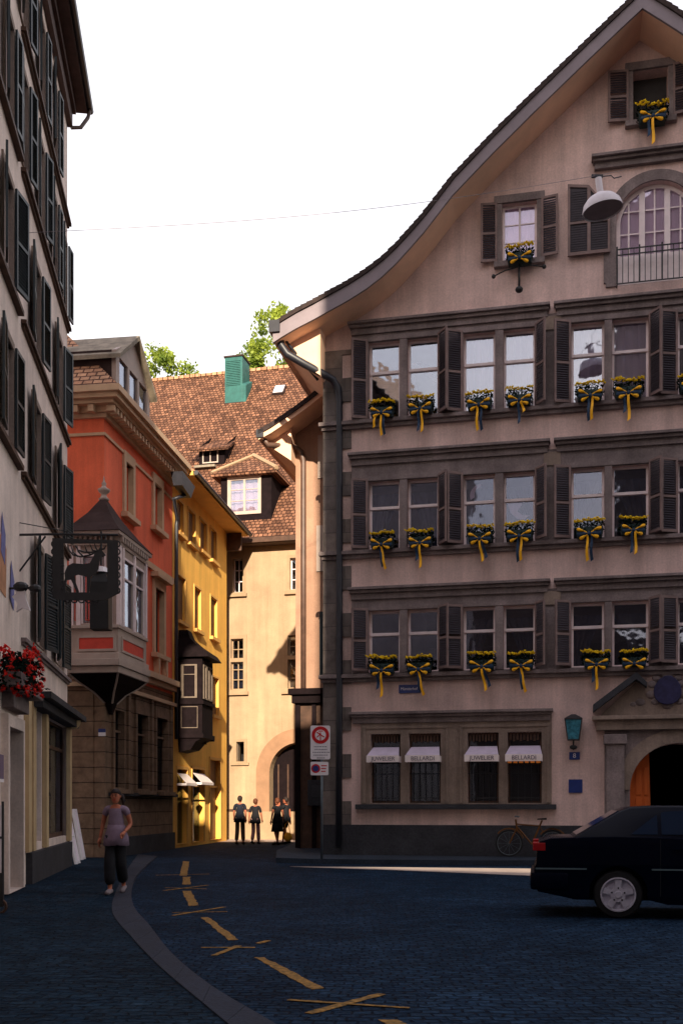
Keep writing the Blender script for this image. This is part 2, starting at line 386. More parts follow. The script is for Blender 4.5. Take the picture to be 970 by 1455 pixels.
# ================================================================== ground
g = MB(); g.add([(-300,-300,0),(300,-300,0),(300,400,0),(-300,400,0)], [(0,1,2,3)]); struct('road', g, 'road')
KL = [(196,1216),(180,1240),(165,1270),(160,1300),(186,1335),(226,1378),(288,1432),(345,1480),(420,1540),(520,1640)]
KR = [(223,1218),(198,1242),(188,1263),(190,1290),(213,1319),(244,1359),(300,1406),(385,1458),(480,1520),(600,1640)]
kl = [G(*p) for p in KL]; kr = [G(*p) for p in KR]
def smoothline(pts, n=5):
    out = []
    for i in range(len(pts)-1):
        p0 = pts[max(i-1,0)]; p1 = pts[i]; p2 = pts[i+1]; p3 = pts[min(i+2, len(pts)-1)]
        for k in range(n):
            t = k/n; out.append(.5*((2*p1)+(p2-p0)*t+(2*p0-5*p1+4*p2-p3)*t*t+(3*p1-p0-3*p2+p3)*t**3))
    out.append(pts[-1]); return out
kl = smoothline(kl); kr = smoothline(kr)
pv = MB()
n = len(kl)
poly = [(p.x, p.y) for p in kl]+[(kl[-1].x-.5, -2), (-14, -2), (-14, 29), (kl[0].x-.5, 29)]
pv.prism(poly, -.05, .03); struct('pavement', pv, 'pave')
kb = MB()
for i in range(0, n-1):
    a, b, c, d = kl[i], kr[i], kr[i+1], kl[i+1]
    if i % 3 == 2:      # joint
        c = b+(c-b)*.965; d = a+(d-a)*.965
    kb.add([(a.x,a.y,.042),(b.x,b.y,.036),(c.x,c.y,.036),(d.x,d.y,.042),(a.x,a.y,-.02),(b.x,b.y,-.02),(c.x,c.y,-.02),(d.x,d.y,-.02)],
           [(0,1,2,3),(0,4,5,1),(1,5,6,2),(2,6,7,3),(3,7,4,0)])
struct('kerb', kb, 'kerb')
# pavement in front of the gabled house, with a real step
p2 = MB(); P = [G(392,1226), G(440,1227.5), G(560,1229), G(700,1230), G(757,1230), G(980,1232), Vector((16,22.6,0)), Vector((16,34,0)), Vector((-1.5,34,0)), Vector((-1.75,28.6,0))]
rings = []
n2 = len(P)
p2.add([(p.x,p.y,0) for p in P]+[(p.x,p.y,(.13 if i < 7 else .24)) for i, p in enumerate(P)], [tuple(range(n2,2*n2))]+[(i,(i+1)%n2,n2+(i+1)%n2,n2+i) for i in range(n2)])
struct('pavement', p2, 'pave2')
# painted dashes and crosses
def s7(x, y): return (200+x/2.3095, 1150+y/2.3095)
def mark(pts):
    b = MB(); q = [G(*s7(*p)) for p in pts]
    # uneven worn edge
    out = []
    for i in range(len(q)):
        a, c = q[i], q[(i+1) % len(q)]
        k = max(2, int((c-a).length/.12))
        nrm = Vector((-(c-a).y, (c-a).x, 0)).normalized()
        for j in range(k):
            p = a+(c-a)*(j/k)+nrm*random.uniform(-.012, .012); out.append((p.x, p.y))
    b.prism(out, .001, .005); struct('road_marking', b, 'mark')
for d in [[(140,170),(160,172),(152,218),(128,218)], [(137,222),(162,222),(164,247),(138,247)], [(136,268),(165,268),(190,315),(160,318)],
          [(198,355),(222,355),(320,428),(290,430)], [(372,487),(405,487),(603,588),(560,592)], [(778,692),(842,692),(1040,790),(980,795)]]: mark(d)
def stroke(a, b, wd=.1):
    wd *= .75
    A, B = G(*s7(*a)), G(*s7(*b)); m = MB(); nrm = Vector((-(B-A).y, (B-A).x, 0)).normalized()*wd/2
    k = 8; L = []; Rr = []
    for i in range(k+1):
        p = A+(B-A)*i/k; j = random.uniform(.75, 1.15); L.append(tuple((p+nrm*j).xy)); Rr.append(tuple((p-nrm*j).xy))
    m.prism(L+Rr[::-1], .005+stroke.k*.002, .008+stroke.k*.002); stroke.k = 1-stroke.k
    struct('road_marking', m, 'mark')
stroke.k = 0
for a, b, wd in [((50,217),(225,213),.07), ((75,268),(220,250),.08), ((80,258),(215,262),.06), ((105,350),(275,322),.08), ((103,340),(285,337),.06),
             ((240,482),(320,450),.09), ((198,455),(375,455),.08), ((385,442),(418,433),.1), ((550,672),(790,608),.11), ((483,628),(880,655),.07)]: stroke(a, b, wd)
hl = MB(); ring = []
for i, (r, z) in enumerate([(60, -.2), (48, 6), (30, 12), (12, 16), (.5, 17)]):
    ring.append([(-8+r*1.6*math.cos(a), 90+r*.42*math.sin(a), z) for a in [2*math.pi*k/32 for k in range(32)]])
hl.loft(ring); struct('hill', hl, 'leaf', smooth=True)

pc_ = MB(); pc_.prism([(-9, 41.0), (3, 41.0), (3, 45.5), (-9, 45.5)], .001, .012); struct('pavement', pc_, 'painted_sun')  # alley end coloured pale to make its sun strip bright
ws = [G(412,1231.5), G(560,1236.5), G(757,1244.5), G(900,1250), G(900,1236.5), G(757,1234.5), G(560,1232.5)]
pc_ = MB(); pc_.prism([(p.x, p.y) for p in ws], .001, .006); struct('road', pc_, 'painted_sun')  # wedge in the outline of the sun strip, its brightness painted in

# ================================================================== gabled house
GF = Fac((462-CX)/F*28, 28, math.atan(-.218))
gh = thing('gabled_house', 'tall beige gabled house with stone bands, brown shutters and curved eaves', 'house', GF.loc(), GF.th)
D = 1.1
VP = [(388,461),(400,453),(420,441),(445,428),(470,414),(495,400),(520,384),(542,367),(562,348),(582,326),(602,303),(622,277),(642,251),(700,190),(760,130),(830,62),(880,14),(912,-16)]
top = [GF.at(x, y, D) for x, y in VP]
up = top[-1][0]
top = top+[(2*up-u, z) for u, z in reversed(top[:-1])]
UMAX = 2*up-0
def ztop(u):
    for (a, za), (b, zb) in zip(top, top[1:]):
        if a <= u <= b: return za+(zb-za)*(u-a)/(b-a)
    return top[0][1]
def band(o0, o1, ends=0): return [(u, z-o0) for u, z in top]+[(u, z-o1) for u, z in reversed(top)]
TH = .46
MB().slab([band(.02, .10)], -D-.06, 15).build('roof', 'tile_dark', gh)
# uneven tile noses along the verge
tn = MB()
for (a, za), (b, zb) in zip(top, top[1:]):
    L = math.hypot(b-a, zb-za); k = max(1, round(L/.19)); nx, nz = -(zb-za)/L, (b-a)/L
    up_ = 1 if zb > za else -1
    for j in range(k):
        j1, j2 = j/k, (j+1.12)/k
        if up_ < 0: j1, j2 = (j-.12)/k, (j+1)/k
        w = .018+random.uniform(-.004, .006)
        lo = (a+(b-a)*j1, za+(zb-za)*j1); hi = (a+(b-a)*j2, za+(zb-za)*j2)
        e1, e2 = (w+.014, w-.012) if up_ > 0 else (w-.012, w+.014)
        tn.slab([[(lo[0]-nx*.09, lo[1]-nz*.09), (hi[0]-nx*.09, hi[1]-nz*.09), (hi[0]+nx*e2, hi[1]+nz*e2), (lo[0]+nx*e1, lo[1]+nz*e1)]], -D-.085+random.uniform(0, .015), -D+.12)
tn.build('verge_tiles', 'tile_dark', gh)
MB().slab([band(.10, TH)], -D+.04, 15).build('soffit', 'soffit', gh)
MB().slab([band(.08, TH+.02)], -D-.03, -D+.038).build('verge_board', 'verge', gh)
us = [0]+[u for u, z in top if 0.05 < u < UMAX-.05]+[UMAX]
wall_top = [(u, ztop(u)-TH+.04) for u in us]
zt0 = GF.Z(462, 545)
cv = MB(); tz = top[0][1]
cv.slab([[(top[0][0]+.12, tz-.42), (-.6, tz-.75), (-.001, zt0), (-.001, wall_top[0][1]), (top[0][0]+.12, ztop(top[0][0]+.13)-TH+.02)]], -.55, 15)
cv.build('soffit', 'soffit', gh)

rowsz = {'A': (GF.Z(545, 598), GF.Z(545, 486)), 'B': (GF.Z(545, 782), GF.Z(545, 684)), 'C': (GF.Z(545, 956), GF.Z(545, 868))}
ledge = {'A': GF.Z(545, 597), 'B': GF.Z(545, 782), 'C': GF.Z(545, 958)}
mould = {'A': GF.Z(545, 459), 'B': GF.Z(545, 645), 'C': GF.Z(545, 836)}
lights = [[(524,568),(579,623)], [(658,703),(715,760)], [(811,858),(869,921)], [(962,1010),(1022,1072)], [(1118,1168),(1180,1232)], [(1278,1330),(1342,1396)]]
LU = [[(GF.U(a), GF.U(b)) for a, b in bay] for bay in lights]
LU = [[(a, b) for a, b in bay] for bay in LU if bay[-1][1] < UMAX-.5]
holes = []
for k, (z0, z1) in rowsz.items():
    for bay in LU:
        for a, b in bay: holes.append(rect(a, b, z0, z1))
gz0, gz1 = GF.Z(545, 1141), GF.Z(545, 1043)
glights = [[(527,569),(581,626)], [(664,708),(721,769)]]
GL = [[(GF.U(a), GF.U(b)) for a, b in bay] for bay in glights]
for bay in GL:
    for a, b in bay: holes.append(rect(a, b, gz0, gz1))
# portal arch, gable openings
pu = GF.U(962); pr = GF.U(962)-GF.U(894); psz = GF.Z(962, 1122)
parch = [(pu-pr, .2), (pu+pr, .2)]+arc(pu, psz, pr, 0, 180, 20)
holes.append(parch)
au = GF.U(931); ar = au-GF.U(875); asz = GF.Z(931, 311); ab = GF.Z(931, 401)
aarch = [(au-ar, ab), (au+ar, ab)]+arc(au, asz, ar, 0, 180, 24)
holes.append(aarch)
g1 = (GF.U(713), GF.U(762), GF.Z(737, 372), GF.Z(737, 288)); g2 = (GF.U(899), GF.U(948), GF.Z(923, 172), GF.Z(923, 99))
holes.append(rect(*g1)); holes.append(rect(*g2))
outline = [(0, 0), (UMAX, 0)]+[(u, z) for u, z in reversed(wall_top)]
MB().slab([outline]+holes, 0, .35).build('wall', 'plaster', gh)
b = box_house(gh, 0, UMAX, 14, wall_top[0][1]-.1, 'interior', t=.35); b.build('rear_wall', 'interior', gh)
fl = MB()
for z in (4.2, 7.6, 11.0, 14.3): fl.box(.36, UMAX-.36, .36, 13.9, z, z+.25)
fl.box(UMAX/3, UMAX/3+.2, .36, 13.9, 0, 14); fl.box(2*UMAX/3, 2*UMAX/3+.2, .36, 13.9, 4.5, 14)
fl.build('floor', 'interior', gh)
# plinth and corner blocks
MB().slab([[(-.06,0),(pu-pr-1.05,0),(pu-pr-1.05,GF.Z(560,1172)),(-.06,GF.Z(560,1172))]], -.07, -.001).build('plinth', 'plinth', gh)
q = MB()
zs = .95
zq = GF.Z(470, 500)
w0, w1 = GF.U(488), GF.U(500)
k = 0; z = GF.Z(560,1172)
pts = [(-.05, z)]
right = []
while z < zq:
    zn = min(z+.62, zq); wd = GF.U(486) if k % 2 else GF.U(499)
    right += [(wd, z), (wd, zn)]; z = zn; k += 1
MB().slab([[(-.05, GF.Z(560,1172))]+right+[(-.05, zq)]], -.045, -.002).build('corner_stones', 'quoin', gh)
# stone zones, ledges, mouldings
uL, uR = GF.U(489), UMAX-.4
mbreak = [GF.U(783)]
def moulding(m, u0, u1, z, h=.2, p=.2):
    m.slab([rect(u0-.04, u1+.04, z-.05, z+.02)], -p, 0); m.slab([rect(u0, u1, z-h*.55, z-.052)], -p*.72, 0); m.slab([rect(u0+.03, u1-.03, z-h-.05, z-h*.553)], -p*.42, 0)
for k in 'ABC':
    zl, zm = ledge[k], mould[k]
    hz = [rect(a, b, rowsz[k][0], rowsz[k][1]) for bay in LU for a, b in bay]
    MB().slab([rect(GF.U(500), uR, zl+.002, zm-.2)]+hz, -.05, -.003).build('window_band', 'stone', gh)
    m = MB(); m.slab([rect(-.14, uR+.1, zl-.10, zl)], -.20, -.003); m.slab([rect(-.08, uR+.05, zl-.2, zl-.102)], -.11, -.003)
    m.build('sill_ledge', 'stone', gh, bevel=.012)
    m = MB(); u0 = GF.U(498)
    for ub in (GF.U(779), GF.U(1105)):
        moulding(m, u0, min(ub, uR), zm, .24, .26); u0 = ub+.17
        if ub > uR: break
    m.build('hood_moulding', 'stone', gh, bevel=.01)
    m = MB(); m.box(GF.U(772), GF.U(796), -.085, -.051, zm-.62, zm-.27); m.build('key_stone', 'stone_light', gh, bevel=.02)
# mullions & windows
def curtain_mesh(mb, a, b, z0, z1, y, tie=0):
    n = 14; pts = []; f = []
    for j in range(5):
        t = j/4; zz = z1+(z0-z1)*t
        for i in range(n+1):
            s = i/n
            wdt = 1.0 if not tie else (1-.55*math.sin(t*math.pi*.5))
            u = a+(b-a)*s*wdt if tie <= 0 else b-(b-a)*(1-s)*wdt
            pts.append((u, y+.025*math.sin(i*2.1), zz))
    for j in range(4):
        for i in range(n): q0 = j*(n+1)+i; f.append((q0, q0+1, q0+n+2, q0+n+1))
    mb.add(pts, f)
def sash(root, a, b, z0, z1, tz, y=.14, fw=.055, glass='glass', cur=None, frame='white_paint'):
    f = MB(); f.slab([rect(a, b, z0, z1), rect(a+fw, b-fw, z0+fw, tz-.045), rect(a+fw, b-fw, tz+.045, z1-fw)], y, y+.06)
    f.box(a+.01, b-.01, y-.035, y-.001, tz-.035, tz+.035)
    f.build('sash', frame, root)
    p = MB(); p.box(a+fw+.001, b-fw-.001, y+.025, y+.032, z0+fw, tz-.045); p.box(a+fw+.001, b-fw-.001, y+.025, y+.032, tz+.045, z1-fw)
    p.build('pane', glass, root)
    if cur == 'light':
        c = MB(); curtain_mesh(c, a, b, z0, z1, y+.085); c.build('curtain', 'curtain', root)
    elif cur:
        c = MB(); curtain_mesh(c, a, b, z0, z1-.25, y+.16, tie=1 if cur == 'r' else -1); c.build('curtain', 'curtain_dim', root)
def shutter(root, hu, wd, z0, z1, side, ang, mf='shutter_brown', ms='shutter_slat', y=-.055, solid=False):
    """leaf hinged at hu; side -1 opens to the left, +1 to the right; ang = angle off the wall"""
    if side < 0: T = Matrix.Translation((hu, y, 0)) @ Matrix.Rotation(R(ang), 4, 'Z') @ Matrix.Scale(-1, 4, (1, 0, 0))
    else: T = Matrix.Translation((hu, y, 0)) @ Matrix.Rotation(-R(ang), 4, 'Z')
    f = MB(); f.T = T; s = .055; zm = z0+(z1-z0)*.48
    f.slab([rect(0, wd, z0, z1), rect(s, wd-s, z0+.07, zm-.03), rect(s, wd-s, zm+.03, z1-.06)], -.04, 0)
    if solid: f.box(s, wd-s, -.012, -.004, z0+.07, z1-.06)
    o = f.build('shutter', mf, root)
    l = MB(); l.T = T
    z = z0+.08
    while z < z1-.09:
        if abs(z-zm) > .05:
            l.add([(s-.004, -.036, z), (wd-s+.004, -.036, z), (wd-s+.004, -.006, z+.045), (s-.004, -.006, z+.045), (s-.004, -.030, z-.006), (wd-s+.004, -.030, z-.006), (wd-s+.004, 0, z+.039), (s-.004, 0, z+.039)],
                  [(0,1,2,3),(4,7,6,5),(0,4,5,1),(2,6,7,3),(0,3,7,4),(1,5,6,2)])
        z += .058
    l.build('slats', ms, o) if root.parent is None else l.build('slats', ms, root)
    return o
curt = {('A',0):(None,None), ('A',1):('light','light'), ('A',2):('light','light'), ('A',3):(None,'light'),
        ('B',0):('l','r'), ('B',1):('l','r'), ('B',2):('l','r'), ('B',3):('l','r'), ('C',0):(None,None), ('C',1):('l','r'), ('C',2):('l','r'), ('C',3):('l','r')}
for k in 'ABC':
    z0, z1 = rowsz[k]
    for bi, bay in enumerate(LU):
        (a, b), (c, d) = bay
        fr = MB()
        for x0, x1 in ((a-.13, a-.002), (b+.002, c-.002), (d+.002, d+.13)):
            fr.box(x0, x1, -.085, -.052, z0, z1+.0)
        fr.box(a-.13, d+.13, -.10, -.052, z1+.003, z1+.13)
        win = fr.build('window', 'stone', gh, bevel=.01)
        cu = curt.get((k, bi), ('l', 'r'))
        tz = z0+(z1-z0)*.63; gk = 'glass' if k == 'A' else 'glass_mid'
        sash(win, a+.002, b-.002, z0+.002, z1-.002, tz, cur=cu[0], glass=gk); sash(win, c+.002, d-.002, z0+.002, z1-.002, tz, cur=cu[1], glass=gk)
        al = {0: 22, 1: 28, 2: 24}.get(bi, 25)+random.uniform(-6, 6)
        sw = .44
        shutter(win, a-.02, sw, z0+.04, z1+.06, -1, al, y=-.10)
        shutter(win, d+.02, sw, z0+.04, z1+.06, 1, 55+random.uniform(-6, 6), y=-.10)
# moon and cloud cut-outs hanging inside a second-floor pane
for (px, py, pts) in [(676, 700, 'm'), (741, 722, 'c')]:
    u, z = GF.at(px, py); m = MB()
    if pts == 'm': m.slab([arc(u+.12, z-.02, .30, 95, 200, 10)+arc(u+.16, z+.0, .22, 195, 100, 10)], .20, .205)
    else: m.slab([[(u-.38, z+.22), (u+.02, z+.2), (u-.05, z+.1), (u-.12, z-.02), (u+.0, z-.12), (u+.18, z-.14), (u+.05, z-.24), (u-.12, z-.22), (u-.3, z-.05)]], .20, .205)
    m.build('window_ornament', 'curtain', gh)
# ground floor
gs = MB()
ug0, ug1 = GF.U(513), GF.U(783)
gs.slab([rect(ug0, ug1, gz0-.03, GF.Z(545,1020))]+[rect(a, b, gz0, gz1) for bay in GL for a, b in bay], -.06, -.003)
for bay in GL:
    (a, b), (c, d) = bay
    gs.box(a-.2, a-.13, -.09, -.061, gz0, gz1+.13); gs.box(d+.13, d+.2, -.09, -.061, gz0, gz1+.13); gs.box(a-.2, d+.2, -.09, -.061, gz1+.133, gz1+.2)
gs.build('window_surround', 'stone_light', gh, bevel=.008)
m = MB(); moulding(m, GF.U(500), GF.U(783), GF.Z(545, 1013), .22, .26)
m.build('hood_moulding', 'stone', gh, bevel=.01)
m = MB(); m.slab([rect(ug0-.12, ug1+.12, gz0-.16, gz0-.035)], -.22, -.003); m.build('sill_ledge', 'plinth', gh, bevel=.012)
for bi, bay in enumerate(GL):
    for li, (a, b) in enumerate(bay):
        f = MB(); f.slab([rect(a+.002, b-.002, gz0+.002, gz1-.002), rect(a+.05, b-.05, gz0+.05, gz1-.05)], .12, .18)
        win = f.build('window', 'brown_wood', gh)
        MB().box(a+.051, b-.051, .14, .15, gz0+.051, gz1-.051).build('pane', 'glass_dark', win)
        MB().box(a+.05, b-.05, .5, .52, gz0, gz1).build('backdrop', 'interior', win)
        i = MB()
        for j in range(5): u = a+.09+(b-a-.18)*j/4; i.tube([(u, .04, gz0+.01), (u, .04, gz1-.35)], .009, 5)
        for z in (gz0+.12, gz0+.75): i.box(a, b, .032, .048, z, z+.02)
        i.build('grille', 'black_iron', win)
        # dentil-like fringe of the blind under the lintel
        v = MB()
        for j in range(9): u = a+.04+(b-a-.08)*j/9; v.box(u, u+(b-a)*.07, .02, .03, gz1-.2-.03*(j % 2), gz1-.003)
        v.build('blind_fringe', 'brown_wood', win)
# awnings
def awning(fac, a, b, ztop_, zlow, out, text, parent, mc='awning', mv='awning_white', fringe=False, vh=.17):
    c = MB(); c.add([(a+.06, -.02, ztop_), (b-.04, -.02, ztop_), (b+.02, -out, zlow), (a-.04, -out, zlow), (a+.06, -.02, ztop_-.012), (b-.04, -.02, ztop_-.012), (b+.02, -out, zlow-.012), (a-.04, -out, zlow-.012)],
                    [(0,1,2,3),(7,6,5,4),(0,4,5,1),(1,5,6,2),(2,6,7,3),(3,7,4,0)])
    o = c.build('awning', mc, parent)
    v = MB(); v.box(a-.045, b+.025, -out-.012, -out, zlow-vh, zlow+.005)
    for e in (a-.045, b+.013): v.box(e, e+.012, -out, -.03, zlow-vh, zlow-.014)
    v.build('valance', mv, o)
    if text: textmesh(text, .15, o, 'lettering', 'text', ((a+b)/2, -out-.016, zlow-vh/2), sx=.95)
    if fringe:
        f = MB(); n = 6
        for j in range(n): u = a+.02+(b-a)*j/n; f.box(u, u+(b-a)/n*.7, -out-.01, -out, zlow-vh-.05, zlow-vh-.001)
        f.build('fringe', 'orange', o)
    return o
words = [['JUWELIER', 'BELLARDI'], ['JUWELIER', 'BELLARDI']]
for bi, bay in enumerate(GL):
    for li, (a, b) in enumerate(bay):
        awning(GF, a, b, GF.Z(545, 1062), GF.Z(545, 1074, .3), .42, words[bi][li], gh, fringe=(bi == 1 and li == 1))
# portal
po = MB()
uo0, uo1 = GF.U(858), 2*pu-GF.U(858)
ztopp = GF.Z(900, 1018)
po.slab([rect(uo0, uo1, .15, ztopp-.35)]+[[(pu-pr, .151), (pu+pr, .151)]+arc(pu, psz, pr, 0, 180, 20)], -.09, -.003)
po.build('portal', 'stone', gh)
ring_ = MB(); ring_.slab([arc(pu, psz, pr+.34, 0, 180, 24)+arc(pu, psz, pr+.003, 180, 0, 24)], -.15, -.092); ring_.build('arch_stones', 'stone_light', gh)
for s in (-1, 1):
    pl = MB(); c = pu+s*(pu-GF.U(873)); pl.box(c-.22, c+.22, -.22, -.092, .2, ztopp-.7); pl.box(c-.28, c+.28, -.28, -.092, ztopp-.698, ztopp-.45)
    pl.box(c-.26, c+.26, -.27, -.092, .15, .6)
    e = pu+s*(pu-GF.U(850)); pl.box(min(e-.1*s, c), max(e-.1*s, c), -.10, -.0915, .15, ztopp-.46) if False else None
    pl.build('pilaster', 'stone', gh, bevel=.02)
en = MB(); en.box(uo0-.2, uo1+.2, -.26, -.003, ztopp-.347, ztopp-.1); en.box(uo0-.3, uo1+.3, -.38, -.003, ztopp-.097, ztopp)
en.build('entablature', 'stone_light', gh, bevel=.015)
pd = MB(); A = GF.at(842, 1005, .3); B = GF.at(903, 960, .3); C2 = GF.at(918, 972, .3)
for s in (0, 1):
    pd = MB(); fx = (lambda u: u) if s == 0 else (lambda u: 2*pu-u)
    pd.slab([[(fx(A[0]), A[1]-.12), (fx(A[0]), A[1]+.06), (fx(B[0]), B[1]+.08), (fx(C2[0]), C2[1]+.04), (fx(C2[0]), C2[1]-.08), (fx(B[0]), B[1]-.10)]], -.42, -.003)
    pd.build('pediment', 'plinth', gh)
ti = MB(); ti.slab([[(A[0]+.15, ztopp+.005), (2*pu-A[0]-.15, ztopp+.005), (2*pu-B[0], B[1]-.14), (B[0], B[1]-.14)]], -.06, -.003); ti.build('tympanum', 'stone_light', gh)
cr = MB(); cu_, cz = GF.at(948, 980, .2)
for (du, dz, r) in [(-.42, .18, .12), (-.45, -.12, .13), (-.33, -.32, .11), (-.3, .35, .1), (.42, .18, .12), (.45, -.12, .13), (.33, -.32, .11), (.3, .35, .1), (0, .45, .14), (0, -.42, .14), (-.75, -.33, .12), (-.95, -.38, .08)]:
    cr.ball((cu_+du*.86, -.05, cz+dz*.86), r*.8, 10, 6, sx=1.3, sy=.5)
cr.build('carved_frame', 'stone', gh, smooth=True)
sh = MB(); M['coat'] = mat('dark_coat_of_arms', (.025, .022, .07), .6, .4, 6); sh.slab([[(cu_+.33*math.cos(t)*(1-.12*math.sin(t)), cz+.36*math.sin(t)) for t in [2*math.pi*i/20 for i in range(20)]]], -.17, -.061); sh.build('coat_of_arms', 'coat', gh, bevel=.02)
dr = MB(); dr.slab([[(pu-pr, .2), (GF.U(926), .2)]+[(u, z) for u, z in arc(pu, psz, pr-.01, 0, 180, 40) if u < GF.U(926)]], .22, .28)
dr_o = dr.build('door', 'door_orange', gh)
dp = MB()
for (z0, z1) in ((.35, .95), (1.05, 1.65), (1.72, psz+.55)):
    dp.box(GF.U(903), GF.U(911), .195, .219, z0, z1); dp.box(GF.U(915), GF.U(922), .195, .219, z0, z1)
dp.build('door_panel', 'door_orange', dr_o, bevel=.01)
# arched gable window
fr = MB()
inn = [(au-ar+.1, ab+.08), (au+ar-.1, ab+.08)]+arc(au, asz, ar-.1, 0, 180, 24)
fr.slab([[(au-ar+.003, ab+.003), (au+ar-.003, ab+.003)]+arc(au, asz, ar-.003, 0, 180, 24), inn], .16, .24)
for px, wd in ((912, .07), (948, .07)): u = GF.U(px); fr.box(u-wd, u+wd, .15, .23, ab+.08, asz+math.sqrt(max(0, (ar-.1)**2-(u-au)**2)))
for px in (893, 930, 967): u = GF.U(px); fr.box(u-.02, u+.02, .165, .225, ab+.08, asz+math.sqrt(max(0, (ar-.1)**2-(u-au)**2)))
for py in (292, 324, 356):
    z = GF.Z(931, py); h = math.sqrt(max(0, (ar-.1)**2-max(0, z-asz)**2)); fr.box(au-h, au+h, .17, .22, z-.016, z+.016)
aw = fr.build('arched_window', 'white_paint', gh)
MB().slab([inn], .19, .198).build('pane', 'glass_clear', aw)
c = MB(); curtain_mesh(c, au-ar, au+ar, ab, asz+ar, .245); c.build('curtain', 'curtain', aw)
st = MB(); st.slab([[(au-ar-.26, ab-.02), (au-ar-.003, ab-.02)]+[(u, z) for u, z in arc(au, asz, ar+.003, 180, 0, 24)]+[(au+ar+.003, ab-.02), (au+ar+.26, ab-.02)]+arc(au, asz, ar+.26, 0, 180, 24)], -.05, -.003)
st.box(GF.U(857), GF.U(872), -.045, -.003, GF.Z(865, 403), GF.Z(865, 345))
st.build('arch_surround', 'stone', gh)
m = MB(); moulding(m, GF.U(842), 2*au-GF.U(842), GF.Z(900, 222), .22, .3); m.build('hood_moulding', 'stone', gh, bevel=.01)
# shutters of the arched window (curved top)
for s in (-1, 1):
    x0, x1 = GF.U(806), GF.U(866)
    if s > 0: x0, x1 = 2*au-x1, 2*au-x0
    zb, zt_ = GF.Z(840, 364), GF.Z(840, 262); mid = (x0+x1)/2
    tp = [(x0, zt_-.0), (mid, zt_-.08), (x1, zt_-.75)] if s < 0 else [(x0, zt_-.75), (mid, zt_-.08), (x1, zt_)]
    f = MB(); zm = zb+(zt_-zb)*.45
    def cut(u):
        for (a, za), (b, zb_) in zip(tp, tp[1:]):
            if a <= u <= b: return za+(zb_-za)*(u-a)/(b-a)
    ins = []
    for (a, b) in ((x0+.06, mid-.04), (mid+.04, x1-.06)):
        ins.append([(a, zb+.08), (b, zb+.08), (b, zm-.03), (a, zm-.03)])
        ins.append([(a, zm+.03), (b, zm+.03), (b, cut(b)-.07), (a, cut(a)-.07)])
    f.slab([[(x0, zb), (x1, zb)]+tp[::-1]]+ins, -.14, -.08)
    o = f.build('shutter', 'shutter_brown', gh)
    l = MB()
    for q_ in ins: l.slab([q_], -.105, -.09)
    for q_ in ins:
        z = q_[0][1]+.03
        while z < min(q_[2][1], q_[3][1])-.03: l.box(q_[0][0], q_[1][0], -.118, -.106, z, z+.025); z += .06
    l.build('slats', 'shutter_slat', o)
# railing
rl = MB(); zb_, zt_ = GF.Z(931, 398, .2), GF.Z(931, 349, .2)
u0, u1 = GF.U(876, .2), 2*au-GF.U(876, .2)
for z in (zb_, zt_-.14, zt_): rl.box(u0, u1, -.215, -.185, z-.012, z+.012)
n = 15
for i in range(n):
    u = u0+(u1-u0)*i/(n-1); rl.tube([(u, -.2, zb_), (u, -.2, zt_+(.07 if i % 4 == 0 else 0))], .02 if i % 4 == 0 else .01, 6)
for u in (u0, u1): rl.box(u-.012, u+.012, -.2, .0, zb_-.01, zb_+.012); rl.box(u-.012, u+.012, -.2, .0, zt_-.012, zt_+.01)
rl.build('railing', 'black_iron', gh)
MB().box(au-ar-.02, au+ar+.02, .02, .05, ab+.02, zt_-.1).build('railing_board', 'white_paint', gh)
# small gable windows
def gwin(g, cur, sh_w, lab):
    a, b, z0, z1 = g
    fr = MB(); fr.box(a-.14, a-.003, -.06, -.003, z0, z1); fr.box(b+.003, b+.14, -.06, -.003, z0, z1); fr.box(a-.2, b+.2, -.08, -.003, z1+.003, z1+.2)
    fr.box(a-.2, b+.2, -.16, -.003, z0-.14, z0-.003)
    w_ = fr.build('window', 'stone', gh, bevel=.01)
    if lab:
        f = MB(); f.slab([rect(a+.003, b-.003, z0+.003, z1-.003), rect(a+.06, b-.06, z0+.06, z1-.06)], .14, .2); u = (a+b)/2
        f.box(u-.025, u+.025, .13, .2, z0+.06, z1-.06)
        for t in (.38, .68): z = z0+(z1-z0)*t; f.box(a+.06, b-.06, .145, .195, z-.012, z+.012)
        f.build('sash', 'white_paint', w_); MB().box(a+.06, b-.06, .16, .168, z0+.06, z1-.06).build('pane', 'glass_clear', w_)
    if cur:
        c = MB(); curtain_mesh(c, a, b, z0, z1, .25); c.build('curtain', cur, w_)
    MB().box(a-.05, b+.05, .36, .37, z0-.05, z1+.05).build('backdrop', 'interior', w_) if not cur else None
    shutter(w_, a-.12, sh_w, z0+.02, z1+.02, -1, 6, y=-.07); shutter(w_, b+.12, sh_w, z0+.02, z1+.02, 1, 10, y=-.07)
gwin(g1, 'curtain', .42, True); gwin(g2, None, .5, False)

# downpipe with its hopper, on the corner
hp = GF.at(392, 466, .95)
dp = MB()
P3 = [(GF.at(x, y, d)[0], -d, GF.at(x, y, d)[1]) for x, y, d in [(398,475,.9), (399,490,.85), (408,503,.8), (432,517,.65), (458,531,.4), (473,540,.25), (480,552,.17), (482,570,.15), (482,700,.15), (482,1000,.15), (481,1204,.15)]]
dp.tube(P3, [.10]*7+[.085]*4, 10)
dp.build('downpipe', 'pipe', gh, smooth=True)
h = MB(); h.box(hp[0]-.12, hp[0]+.16, -1.2, -.75, hp[1]-.2, hp[1]+.1); h.tube([(hp[0]-.03, -1.1, hp[1]), (hp[0]-.03, 14.5, hp[1]+.02)], .09, 8); h.build('gutter', 'pipe', gh)
g_ = MB(); g_.tube([(hp[0]+.1, -.9, hp[1]-.15), (GF.at(452,524,.0)[0], -.03, zt0+.1)], .035, 6); g_.build('gutter_stay', 'pipe', gh)

